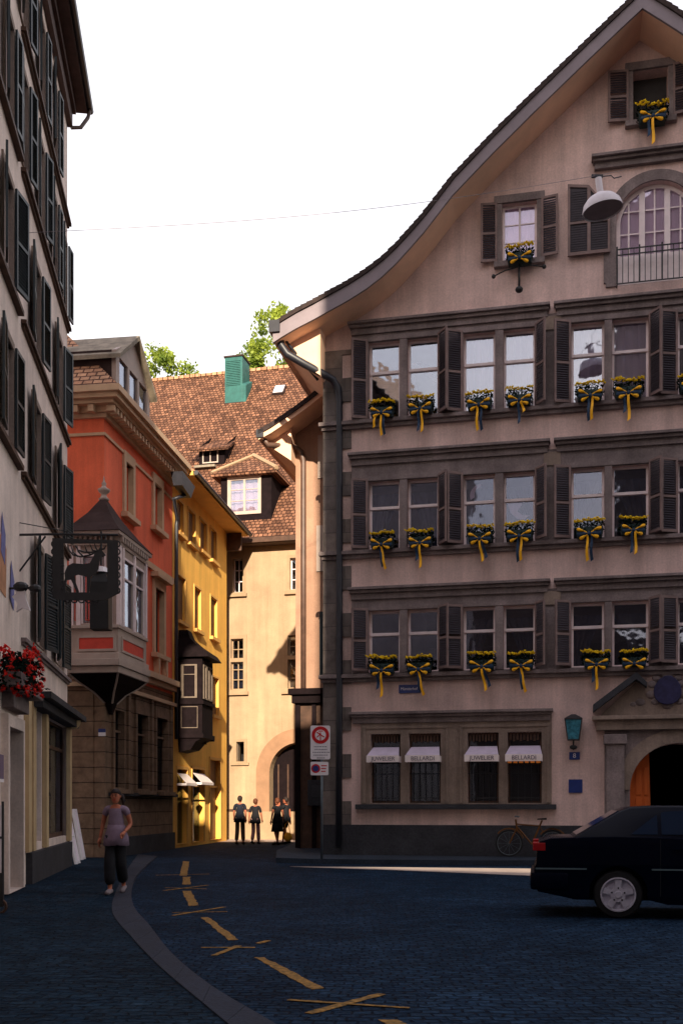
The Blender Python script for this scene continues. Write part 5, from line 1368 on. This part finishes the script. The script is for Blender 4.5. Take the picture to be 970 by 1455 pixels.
# ================================================================== hanging street lamp and wire
LY = 22.5
lp = W(849, 252, LY)
o = thing('street_lamp', 'white dish-shaped street lamp hanging from a wire before the gable', 'lamp', tuple(lp))
k = LY/F
b = MB(); b.T = Matrix.Rotation(R(-8), 4, 'Y'); b.lathe([(.03, 0), (.07, -.02), (.07, -22*k), (.12, -24*k), (20*k, -31*k), (26*k, -38*k), (28*k, -45*k), (28.5*k, -48*k), (27.5*k, -48*k), (27*k, -45*k), (24*k, -38*k), (.02, -30*k)], (0, 0, 0), 28); b.build('shade', 'lamp_white', o, smooth='angle')
b = MB(); b.T = Matrix.Rotation(R(-8), 4, 'Y'); b.lathe([(.02, -31*k), (23*k, -39*k), (26.5*k, -46.5*k), (.02, -44*k)], (0, 0, 0), 24); b.build('diffuser', 'lamp_in', o, smooth='angle')
b = MB(); b.box(-.14, .1, -.03, .03, .0, .05); b.tube([(.1, 0, .02), (.28, 0, .04), (.34, .0, -.02), (.5, 0, 0.02)], .012, 5); b.build('clamp', 'pipe', o)
wr = MB(); A0 = W(33, 331, 18.45); B0 = Vector(lp)+Vector((0, 0, .04)); pts_ = []
for i in range(25):
    t = i/24; p = A0.lerp(B0, t); p.z -= .35*math.sin(math.pi*t)*.6; pts_.append(tuple(p))
e0 = GF.world(GF.U(905), -.02, GF.Z(905, 238)); pts_.append(tuple(e0))
wr.tube(pts_, .005, 5); ob = wr.build('wire', 'lamp_in', None); tag(ob, 'thin dark wire slung across the square carrying the street lamp', 'wire')

# ================================================================== traffic signs
o = thing('traffic_sign', 'two white and red no-stopping plates on a thin steel post at the corner', 'sign', tuple(W(457, 1142, 25.5).xy)+(.2,), GF.th*0)
k = 25.5/F; zc = lambda py: CH-(py-HY)*k-.2
b = MB(); b.tube([(0, .04, -.05), (0, .04, zc(1032))], .03, 8); b.build('post', 'steel', o, smooth=True)
def rrect(x0, x1, z0, z1, r):
    return arc(x1-r, z0+r, r, -90, 0, 4)+arc(x1-r, z1-r, r, 0, 90, 4)+arc(x0+r, z1-r, r, 90, 180, 4)+arc(x0+r, z0+r, r, 180, 270, 4)
xo = 457
b = MB(); b.slab([rrect((441-xo)*k, (469-xo)*k, zc(1079), zc(1031), .04)], -.012, .008); pa = b.build('plate', 'sign_white', o)
cxx, czz = (455.2-xo)*k, zc(1044.5); r_ = 12.4*k
MB().slab([arc(cxx, czz, r_, 0, 352, 30)], -.018, -.0125).build('red_disc', 'sign_red', pa)
b = MB(); b.slab([arc(cxx, czz, r_*.62, 0, 352, 24)], -.022, -.0185); b.build('white_field', 'sign_white', pa)
b = MB()
b.slab([rect(cxx-.012, cxx+.012, czz-r_*.62, czz+r_*.3)], -.026, -.0225); b.slab([[(cxx-.10, czz+.06), (cxx-.08, czz+.08), (cxx+.10, czz-.04), (cxx+.08, czz-.06)]], -.028, -.0265); b.slab([[(cxx-.1, czz-.05), (cxx-.08, czz-.065), (cxx-.01, czz+.0), (cxx-.02, czz+.02)]], -.030, -.0285); b.slab([rect(cxx-.05, cxx+.06, czz+.085, czz+.105)], -.026, -.0225)
b.build('pictogram', 'sign_red', pa)
b = MB()
for i, py in enumerate((1061, 1065, 1069, 1073, 1077)):
    wd = (9, 8, 11, 10, 5)[i]; z = zc(py); x = -wd*k+cxx
    while x < cxx+wd*k: l_ = random.uniform(.02, .05); b.box(x, x+l_, -.016, -.0125, z-.009, z+.009); x += l_+.014
b.build('small_print', 'text', pa)
b = MB(); b.slab([rrect((441-xo)*k, (466.5-xo)*k, zc(1101.5), zc(1082.5), .03)], -.012, .008); pb = b.build('plate', 'sign_white', o)
cx2, cz2 = (448.5-xo)*k, zc(1092); MB().slab([arc(cx2, cz2, 6.4*k, 0, 352, 24)], -.018, -.0125).build('red_disc', 'sign_red', pb)
MB().slab([arc(cx2, cz2, 4.3*k, 0, 352, 20)], -.021, -.0185).build('blue_disc', 'sign_blue', pb)
b = MB()
for py in (1088, 1092, 1096): b.box(cx2+.13, cx2+.13+random.uniform(.1, .14), -.016, -.0125, zc(py)-.012, zc(py)+.012)
b.build('small_print', 'sign_red', pb)
o = thing('utility_box', 'grey utility box fixed low on the dark shopfront behind the sign post', 'box', tuple(NF.world(NF.U(452), -.3, NF.Z(452, 1145))), NF.th)
b = MB(); b.box(-.25, .2, 0, .24, 0, .75); b.build('case', 'plinth', o, bevel=.02); b = MB(); b.box(-.12, .12, -.01, -.001, .25, .6); b.build('door', 'pipe', o)

# ================================================================== bicycle
BY = 26.3
bx0 = (722-CX)/F*BY; 
bo = thing('bicycle', 'orange-yellow bicycle leaning against the wall below the shop windows', 'bicycle', ((754-CX)/F*BY, BY, .17), R(-12))
wr_ = .34; xl, xr = -.54, .52
def torus(m, c, r, t, n=28, k=6):
    pts_ = [(c[0]+r*math.cos(2*math.pi*i/n), c[1], c[2]+r*math.sin(2*math.pi*i/n)) for i in range(n+1)]; m.tube(pts_, t, k, cap=False)
for x in (xl, xr):
    b = MB(); torus(b, (x, 0, wr_), wr_-.02, .022); wo2 = b.build('wheel', 'rubber', bo)
    b = MB(); torus(b, (x, 0, wr_), wr_-.05, .008)
    for i in range(12): a = i*math.pi/6; b.tube([(x, 0, wr_), (x+.28*math.cos(a), 0, wr_+.28*math.sin(a))], .0025, 3)
    b.build('spokes', 'steel', wo2)
b = MB()
sd_, hd, bbk = (.26, 0, .80), (-.36, 0, .84), (.02, 0, .32)
for a, c, r in (((.2,0,.78), (-.34,0,.82), .024), ((-.33,0,.74), bbk, .024), (bbk, (.27,0,.92), .022), ((-.38,0,.94), (-.34,0,.66), .024), ((-.36,.05,.70), (-.53,.05,wr_), .018), ((-.36,-.05,.70), (-.53,-.05,wr_), .018), (bbk, (xr,0,wr_), .014), ((.2,.04,.76), (xr,.04,wr_), .012)): b.tube([a, c], r, 6)
b.build('frame', 'bike', bo)
b = MB(); torus(b, (xl, 0, wr_), wr_+.02, .012, 12) if False else None
b.tube([(xl+(wr_+.03)*math.cos(R(a)), 0, wr_+(wr_+.03)*math.sin(R(a))) for a in range(20, 150, 12)], .02, 5); b.tube([(xr+(wr_+.03)*math.cos(R(a)), 0, wr_+(wr_+.03)*math.sin(R(a))) for a in range(10, 150, 12)], .02, 5); b.build('mudguard', 'bike', bo)
b = MB(); b.loft([[(.15,-.03,.93),(.15,.03,.93),(.15,.03,.96),(.15,-.03,.96)], [(.38,-.09,.93),(.38,.09,.93),(.38,.09,.98),(.38,-.09,.98)]]); b.build('saddle', 'rubber', bo)
b = MB(); b.tube([(-.30,-.28,1.0),(-.38,-.2,1.02),(-.40,0,1.0),(-.38,.2,1.02),(-.30,.28,1.0)], .014, 6); b.build('handlebar', 'steel', bo)
b = MB(); b.box(.36, .72, -.09, .09, .74, .76); b.tube([(.7,.0,.74),(xr+.02,.0,wr_)], .01, 4); b.build('carrier', 'black_iron', bo)

# ================================================================== car
cy = 14.25
c_o = thing('parked_car', 'dark saloon car seen from its rear left side, cut by the right edge', 'car', ((757-CX)/F*14.0, 13.95, 0), R(-10.5))
WD = 1.72
WRX, WFX, WR = 1.08, 3.78, .315
def archpts(x): return [(x+(WR+.055)*math.cos(R(a)), WR+(WR+.055)*math.sin(R(a))) for a in range(190, -11, -10)]
side = [(.05,.34),(.0,.48),(.0,.66),(.03,.70),(.04,.92),(.07,1.0),(.22,1.045),(.6,1.06),(1.0,1.07),(3.2,1.03),(3.6,1.0),(4.2,.93),(4.5,.84),(4.62,.70),(4.66,.5),(4.6,.28)]
low = [(4.3,.22)]+archpts(WFX)[::-1]+[(3.2,.19),(1.7,.19)]+archpts(WRX)[::-1]+[(.55,.24)]
b = MB(); b.slab([side+low], 0, WD)
body = b.build('body', 'car', c_o, bevel=.035, smooth='angle')
b = MB(); b.box(.5, 4.3, .25, WD-.25, .22, .95); b.build('underbody', 'rubber', c_o)
ghs = [(.50,1.05),(1.10,1.40),(1.24,1.455),(1.6,1.475),(2.3,1.475),(2.7,1.44),(3.55,1.02)]
def taper(x, z, y): t = max(0, min(1, (z-1.03)/.44)); return WD/2+(y-WD/2)*(1-.24*t)*.97
def gh_ring(y): return [(x, taper(x, z, y), z) for x, z in ghs]
b = MB(); b.loft([gh_ring(0), gh_ring(WD)]); cab = b.build('cabin', 'car', c_o, bevel=.03, smooth='angle')
def win_(pts_, y, name='window'):
    b = MB(); s = -1 if y == 0 else 1
    b.loft([[(x, taper(x, z, y)+s*.004, z) for x, z in pts_], [(x, taper(x, z, y)+s*.010, z) for x, z in pts_]]); return b.build(name, M['car_glass'], c_o)
mg, t_, p_ = newmat('car_glass'); p_.inputs['Base Color'].default_value = (.008, .018, .04, 1); p_.inputs['Roughness'].default_value = .05; p_.inputs['Specular IOR Level'].default_value = .25; M['car_glass'] = mg
for y in (0, WD):
    win_([(1.24,1.10),(1.58,1.10),(1.58,1.36)], y); win_([(1.63,1.10),(2.32,1.10),(2.32,1.42),(1.70,1.40),(1.63,1.38)], y); win_([(2.37,1.10),(3.25,1.10),(2.72,1.38),(2.37,1.42)], y)
b = MB(); b.add([(.70,.16,1.098),(.70,WD-.16,1.098),(1.38,WD-.3,1.425),(1.38,.3,1.425)], [(0,1,2,3)]); b.T = Matrix.Identity(4)
b = MB(); b.add([(.55,.14,1.090),(.55,WD-.14,1.090),(1.09,WD-.26,1.408),(1.09,.26,1.408),(.57,.14,1.075),(.57,WD-.14,1.075),(1.11,WD-.26,1.395),(1.11,.26,1.395)], [(0,1,2,3),(7,6,5,4),(0,4,5,1),(1,5,6,2),(2,6,7,3),(3,7,4,0)]); b.build('rear_window', 'car_glass', c_o)
b = MB()
for y0, y1 in ((-.008, .01), (WD-.01, WD+.008)): b.box(.02, .68, y0, y1, .635, .655); b.box(1.50, 3.35, y0, y1, .635, .655)
b.build('side_trim', 'car_trim', c_o)
b = MB(); b.box(-.05, .45, -.02, WD+.02, .36, .60); b.build('bumper', 'car', c_o, bevel=.05, smooth='angle')
for y0, y1 in ((-.006, .38), (WD-.38, WD+.006)):
    b = MB(); b.box(-.015, .15, y0, y1, .88, .985); b.build('tail_light', 'tail_red', c_o, bevel=.01)
b = MB()
for x in (1.61, 2.345): b.box(x-.004, x+.004, -.003, .002, .3, 1.04)
b.build('door_gap', 'rubber', c_o)
b = MB(); b.box(1.75, 1.92, -.02, .0, .90, .925); b.box(2.5, 2.67, -.02, .0, .90, .925); b.build('door_handle', 'car', c_o)
for x in (WRX, WFX):
    for y, s in ((.02, -1), (WD-.02, 1)):
        b = MB(); b.T = Matrix.Translation((x, y, WR)) @ Matrix.Rotation(R(90)*(1 if s < 0 else -1), 4, 'X')
        b.lathe([(.21, -.19), (WR-.02, -.19), (WR, -.16), (WR, -.03), (WR-.02, .0), (.225, .004), (.22, -.01), (.21, -.04)], (0,0,0), 32)
        wh = b.build('wheel', 'rubber', c_o, smooth='angle')
        r = MB(); r.T = b.T; r.lathe([(.205, -.06), (.226, .0), (.226, .012), (.208, .014), (.198, -.03)], (0,0,0), 32); r.lathe([(.2, -.075), (.2, -.07)], (0,0,0), 24)
        star = []
        for i in range(5):
            a = 2*math.pi*i/5+math.pi/2
            for da, rr_ in ((-.36, .10), (-.24, .2), (.24, .2), (.36, .10)): star.append((rr_*math.cos(a+da), rr_*math.sin(a+da)))
        r.prism(star, -.02, .006); r.lathe([(.05, .006), (.045, .018), (.01, .02)], (0,0,0), 12)
        r.build('rim', 'alloy', wh, smooth='angle')
        d_ = MB(); d_.T = b.T; d_.lathe([(.19, -.068), (.19, -.064)], (0,0,0), 20)
        for i in range(5): a = 2*math.pi*i/5+.3; d_.ball((.085*math.cos(a), .085*math.sin(a), .008), .012, 6, 4)
        d_.build('brake_disc', 'rubber', wh)

# ================================================================== people
def skin_mesh(name, verts, edges, radii, root, sub=1):
    me = bpy.data.meshes.new(name); me.from_pydata(verts, edges, []); o = bpy.data.objects.new(name, me); COL.objects.link(o)
    md = o.modifiers.new('s', 'SKIN'); md.use_smooth_shade = True; md.branch_smoothing = .6
    for i, r in enumerate(radii): me.skin_vertices[0].data[i].radius = r if isinstance(r, tuple) else (r, r); me.skin_vertices[0].data[i].use_root = (i == root)
    s = o.modifiers.new('d', 'SUBSURF'); s.levels = sub; s.render_levels = sub
    bpy.context.view_layer.update()
    m2 = bpy.data.meshes.new_from_object(o.evaluated_get(bpy.context.evaluated_depsgraph_get())); bpy.data.objects.remove(o)
    for p in m2.polygons: p.use_smooth = True
    return m2
def merge(name, meshes, mbs, m, parent):
    bm = bmesh.new()
    for me in meshes: bm.from_mesh(me)
    for mb in mbs:
        t = bpy.data.meshes.new('t'); t.from_pydata(mb.v, [], mb.f); bm2 = bmesh.new(); bm2.from_mesh(t); bmesh.ops.recalc_face_normals(bm2, faces=bm2.faces); bm2.to_mesh(t); bm2.free(); bm.from_mesh(t)
    me = bpy.data.meshes.new(name); bm.to_mesh(me); bm.free()
    for p in me.polygons: p.use_smooth = True
    me.materials.clear(); me.materials.append(M[m])
    for p in me.polygons: p.material_index = 0
    o = bpy.data.objects.new(name, me); COL.objects.link(o); o.parent = parent; return o
def person(label, loc, rz, h, J, top='shirt', legs='black_cloth', hair='hair', sleeve=.5, legr=1.25, hemlow=.0, back=False, group=None, shorts=False, skirt=False, pony=False):
    """J: joint overrides. Figure faces local -Y, standing height 1.7 scaled to h"""
    o = thing('person', label, 'person', loc, rz, group); k = h/1.7; o.scale = (k, k, k)
    j = dict(pelvis=(0,0,.94), waist=(0,.005,1.07), chest=(0,.01,1.27), nb=(0,.015,1.415), neck=(0,.0,1.475), shl=(-.165,.015,1.375), shr=(.165,.015,1.375),
             ell=(-.225,.03,1.12), elr=(.225,.03,1.12), wrl=(-.24,-.03,.88), wrr=(.24,-.03,.88), hl=(-.09,0,.89), hr=(.09,0,.89), knl=(-.10,-.02,.49), knr=(.10,-.02,.49),
             anl=(-.10,.03,.09), anr=(.10,.03,.09), tol=(-.11,-.12,.035), tor=(.11,-.12,.035))
    j.update(J)
    names = ['pelvis','waist','chest','nb','neck','shl','shr','ell','elr','wrl','wrr','hl','hr','knl','knr','anl','anr','tol','tor']
    rad = dict(pelvis=(.145,.10), waist=(.12,.09), chest=(.145,.105), nb=.07, neck=.05, shl=.056, shr=.056, ell=.040, elr=.040, wrl=.026, wrr=.026, hl=.085, hr=.085, knl=.055, knr=.055, anl=.036, anr=.036, tol=.032, tor=.032)
    E = [('pelvis','waist'),('waist','chest'),('chest','nb'),('nb','neck'),('nb','shl'),('nb','shr'),('shl','ell'),('shr','elr'),('ell','wrl'),('elr','wrr'),('pelvis','hl'),('pelvis','hr'),('hl','knl'),('hr','knr'),('knl','anl'),('knr','anr'),('anl','tol'),('anr','tor')]
    idx = {n: i for i, n in enumerate(names)}
    me = skin_mesh('b', [j[n] for n in names], [(idx[a], idx[b]) for a, b in E], [rad[n] for n in names], 0, 1)
    ex = MB()
    hx, hy, hz = j['neck'][0], j['neck'][1]-.01, j['neck'][2]+.115
    # head with jaw, nose, ears
    rings = []
    for t, rx, ry, dy in ((-.115,.02,.02,-.045),(-.105,.038,.045,-.035),(-.075,.055,.072,-.015),(-.04,.066,.088,-.004),(0,.074,.098,0),(.04,.076,.10,.004),(.075,.066,.086,.008),(.10,.045,.058,.010),(.115,.012,.016,.012)):
        rings.append([(hx+rx*math.cos(a), hy+dy+ry*math.sin(a), hz+t) for a in [2*math.pi*i/16 for i in range(16)]])
    ex.loft(rings); ex.loft([[(hx-.012,hy-.09,hz+.015),(hx+.012,hy-.09,hz+.015),(hx+.006,hy-.06,hz+.02),(hx-.006,hy-.06,hz+.02)], [(hx-.018,hy-.118,hz-.03),(hx+.018,hy-.118,hz-.03),(hx+.014,hy-.06,hz-.035),(hx-.014,hy-.06,hz-.035)]])
    for s in (-1, 1): ex.ball((hx+s*.078, hy+.01, hz), .022, 6, 4, sx=.4, sz=1.4)
    for w_, e_ in (('wrl','ell'), ('wrr','elr')):
        Wp = Vector(j[w_]); d = (Wp-Vector(j[e_])).normalized(); sgn = -1 if w_ == 'wrl' else 1
        sd2 = Vector((0, 1, 0)) if abs(d.z) > .6 else Vector((0, 0, 1)); sd2 = (sd2-d*sd2.dot(d)).normalized(); nn = d.cross(sd2)
        pc = Wp+d*.045
        ex.tube([tuple(Wp-d*.02), tuple(Wp+d*.02), tuple(Wp+d*.06), tuple(Wp+d*.085)], [.024, .032, .036, .026], 8)
        for q_, L_ in ((-.027, .06), (-.009, .075), (.009, .07), (.027, .055)):
            b0_ = Wp+d*.08+sd2*q_; b1_ = b0_+d*L_*.55+nn*sgn*-.008; b2_ = b1_+d*L_*.4+nn*sgn*-.02; ex.tube([tuple(b0_), tuple(b1_), tuple(b2_)], [.0095, .0085, .006], 6)
        b0_ = Wp+d*.03-sd2*.03; ex.tube([tuple(b0_), tuple(b0_+d*.03-sd2*.022), tuple(b0_+d*.06-sd2*.026)], [.011, .0095, .007], 6)
    merge('body', [me], [ex], 'skin', o)
    fe = MB()
    for s in (-1, 1): fe.ball((hx+s*.030, hy-.090, hz+.008), .011, 8, 5); fe.box(hx+s*.030-.018, hx+s*.030+.018, hy-.100, hy-.085, hz+.028, hz+.034)
    fe.build('eyes', 'hair', o)
    b = MB(); b.box(hx-.022, hx+.022, hy-.098, hy-.08, hz-.062, hz-.054); b.build('mouth', 'sign_red', o)
    # hair cap
    hc = MB(); rings = []
    for t, rx, ry, dy in ((-.06,.058,.05,.05),(-.02,.083,.075,.036),(.02,.088,.09,.026),(.055,.086,.108,.006),(.09,.07,.092,.006),(.118,.045,.06,.01),(.13,.01,.014,.012)):
        rings.append([(hx+rx*math.cos(a), hy+dy+ry*math.sin(a), hz+t) for a in [2*math.pi*i/16 for i in range(16)]])
    hc.loft(rings)
    if pony: hc.tube([(hx+.02,hy+.10,hz+.03),(hx+.07,hy+.13,hz-.0),(hx+.10,hy+.11,hz-.07),(hx+.09,hy+.1,hz-.14)], [.03,.038,.032,.012], 8)
    hc.build('hair', hair, o, smooth=True)
    # top
    tv = ['pelvis','waist','chest','nb','shl','shr']; vv = [j[n] for n in tv]; rr_ = [(.165,.125),(.148,.118),(.166,.128),.078,.072,.072]
    for s_, e_, in (('shl','ell'), ('shr','elr')):
        a, c = Vector(j[s_]), Vector(j[e_]); vv.append(tuple(a.lerp(c, sleeve*.95))); rr_.append(.068 if sleeve < .9 else .05)
    vv[0] = (j['pelvis'][0], j['pelvis'][1], j['pelvis'][2]-.0)
    ed = [(0,1),(1,2),(2,3),(3,4),(3,5),(4,6),(5,7)]
    me = skin_mesh('t', vv, ed, rr_, 0, 1)
    hem = MB(); px_, py_, pz_ = j['pelvis']
    hem.loft([[(px_+(rx+.006*math.sin(5*a))*math.cos(a), py_+(ry+.008*math.sin(3*a))*math.sin(a), z+.008*math.sin(4*a)) for a in [2*math.pi*i/20 for i in range(20)]] for z, rx, ry in ((pz_-.15-hemlow, .215, .17), (pz_-.02, .20, .155), (pz_+.1, .158, .12), (pz_+.18, .14, .11))])
    merge('top', [me], [hem], top, o)
    # legs
    if skirt:
        b = MB(); b.loft([[(px_+rx*math.cos(a)*(1+.05*math.sin(6*a)), py_+ry*math.sin(a), z) for a in [2*math.pi*i/24 for i in range(24)]] for z, rx, ry in ((pz_-.45, .24, .19), (pz_-.2, .2, .16), (pz_+.05, .165, .125))]); b.build('skirt', legs, o, smooth=True)
    else:
        tv = ['pelvis','hl','hr']; vv = [j[n] for n in tv]; rr_ = [(.13,.10),.088,.088]; ed = [(0,1),(0,2)]
        for q_, (h_, k_, a_) in enumerate((('hl','knl','anl'), ('hr','knr','anr'))):
            K = Vector(j[k_]); A3 = Vector(j[a_]); Hh = Vector(j[h_])
            if shorts: vv.append(tuple(Hh.lerp(K, .8))); rr_.append(.085*legr)
            else:
                vv += [tuple(K), tuple(K.lerp(A3, .9))]; rr_ += [.066*legr, .062*legr]
        if shorts: ed += [(1,3),(2,4)]
        else: ed += [(1,3),(3,4),(2,5),(5,6)]
        me = skin_mesh('l', vv, ed, rr_, 0, 1); merge('shorts' if shorts else 'trousers', [me], [], legs, o)
    sh2 = MB()
    for a_, t_2 in (('anl','tol'), ('anr','tor')):
        A3 = Vector(j[a_]); T3_ = Vector(j[t_2]); d = (T3_-A3); d.z = 0
        d.normalize(); zz_ = A3.z-.045
        sh2.tube([tuple(A3-d*.06+Vector((0,0,-.035))), tuple(A3+Vector((0,0,-.03))), tuple(T3_+Vector((0,0,.005))), tuple(T3_+d*.06)], [.038, .046, .044, .026], 10)
    sh2.build('shoes', 'lamp_in' if pony else 'black_cloth', o, smooth=True)
    return o
pw = G(165, 1270, .03)
person('woman in a mauve t-shirt and black trousers walking on the left pavement', tuple(pw), R(-4), 1.70,
       dict(ell=(-.235,.07,1.13), wrl=(-.27,.02,.90), elr=(.235,.06,1.13), wrr=(.17,-.14,1.00), knl=(-.07,-.12,.50), anl=(-.06,-.13,.09), tol=(-.06,-.27,.035), knr=(.08,.0,.49), anr=(.075,.20,.13), tor=(.08,.08,.04), hl=(-.08,0,.89), hr=(.08,0,.89)), pony=True, legr=1.6)
FY = 38.6
def far(px, py, Yd): return (((px-CX)/F)*Yd, Yd, .0)
person('man in dark shirt and dark khaki trousers walking away, leftmost before the arch', far(341, 0, FY), R(172), 1.78, dict(knl=(-.09,-.06,.49), anl=(-.1,-.08,.09), knr=(.1,-.02,.49), anr=(.1,.12,.1), ell=(-.22,.08,1.13), wrl=(-.235,.10,.9), elr=(.22,-.02,1.13), wrr=(.235,-.12,.93)), top='navy_cloth', legs='khaki', sleeve=.8, group='walkers at the end of the alley')
person('person in a dark top and pink trousers walking beside the man in dark shirt', far(363, 0, FY+.4), R(165), 1.68, dict(knl=(-.08,-.08,.49), anl=(-.09,-.1,.09), knr=(.08,.0,.49), anr=(.08,.16,.12), ell=(-.215,-.02,1.13), wrl=(-.22,-.12,.92), elr=(.215,.07,1.13), wrr=(.225,.08,.9)), top='black_cloth', legs='pink_cloth', sleeve=.95, hair='hair_red', group='walkers at the end of the alley')
person('woman in a dark dress with reddish hair walking, bare legs, before the gateway', far(394, 0, FY-.5), R(215), 1.70, dict(knl=(-.09,-.1,.49), anl=(-.1,-.16,.09), knr=(.09,.0,.49), anr=(.09,.16,.12)), top='black_cloth', legs='black_cloth', skirt=True, hair='hair_red', group='walkers at the end of the alley')
pr_ = person('person in dark shorts with a raised hand and a yellow bag by the gateway', far(406, 0, FY+.3), R(240), 1.74, dict(elr=(.27,-.1,1.2), wrr=(.12,-.2,1.42), knl=(-.09,-.12,.49), anl=(-.1,-.2,.09), knr=(.09,.02,.49), anr=(.09,.2,.12), wrl=(-.33,-.02,.85)), top='black_cloth', legs='black_cloth', shorts=True, group='walkers at the end of the alley')
bg_ = thing('shoulder_bag', 'yellow bag carried low by the person in shorts by the gateway', 'bag', tuple(Vector(far(409, 0, FY))+Vector((0, 0, .12))))
b = MB(); b.ball((0, 0, .16), .16, 10, 7, sx=1, sy=.6, sz=1.1); b.build('bag_body', 'yellow_bag', bg_, smooth=True); b = MB(); b.tube([(-.08, 0, .3), (-.1, .05, .62), (0, .05, .74), (.08, 0, .3)], .014, 5); b.build('strap', 'yellow_bag', bg_)

# ================================================================== trees behind the roofs
def tree(label, cx_, cy_, z0, ztop, rad, seed):
    rnd = random.Random(seed); o = thing('tree', label, 'tree', (cx_, cy_, z0)); H = ztop-z0
    b = MB(); b.tube([(0,0,-1),(.1,0,H*.3),(.0,.1,H*.6),(.2,0,H*.85)], [.45,.35,.22,.08], 8)
    for i in range(9):
        a = rnd.uniform(0, 6.28); z = H*rnd.uniform(.4, .8); r = rad*rnd.uniform(.5, .9)
        b.tube([(0,0,z), (r*.5*math.cos(a), r*.5*math.sin(a), z+r*.35), (r*math.cos(a), r*math.sin(a), z+r*.5)], [.14,.08,.03], 5)
    b.build('trunk', 'bark', o)
    c = MB()
    for i in range(46):
        a = rnd.uniform(0, 6.28); t = rnd.uniform(-.9, 1); rr = rad*math.sqrt(max(.02, 1-t*t))*rnd.uniform(.45, 1.0)
        cc = Vector((rr*1.1*math.cos(a), rr*math.sin(a), H-rad+rad*t*.95)); s = rad*rnd.uniform(.12, .26)
        for k in range(170):
            v = Vector((rnd.gauss(0, 1), rnd.gauss(0, 1), rnd.gauss(0, .8))).normalized()*s*rnd.uniform(.3, 1.15)
            c.leaf(cc+v, .16, rnd)
    c.build('crown', 'tree_leaf', o); return o
TY = 72
def tw(px, py): return W(px, py, TY)
a = tw(222, 502); tree('bright green treetop behind the red house dormer', a.x, TY, 14, a.z, 3.2, 3)
a = tw(400, 441); tree('tall bright green treetop between the copper chimney and the gabled house', a.x, TY, 14, a.z, 3.1, 11)
a = tw(440, 470); tree('green treetop mostly hidden behind the curved eave', a.x, TY+3, 14, a.z+.2, 3.2, 17)

# ================================================================== unseen wall added behind the camera to shade the square
bk = thing('sun_blocker', 'unseen stepped wall with a slot, added behind the viewer to shape the sun', 'light blocker', (0, -5, 0))
EX = 1.12
b = MB(); b.slab([[(-26, 0), (45, 0), (45, 34.5), (EX, 34.5), (EX, 16.7), (-26, 16.7)], [(.55, 10.95), (3.0, 10.35), (9.5, 9.35), (9.5, 10.80), (3.0, 10.92)]], -.25, .25)  # stepped edge shades the gable; slot shaped to throw the sun strip
b.build('wall', 'off', bk)
b = MB()
for i in range(10):
    for z in (2, 5.5, 8.2, 13):
        x = -24+i*7
        if z > 8 and z < 11.5 and x > -2: continue
        b.box(x, x+1.2, .251, .3, z, z+1.8)
b.build('window', 'slate', bk)  # plain dark panels on the added wall
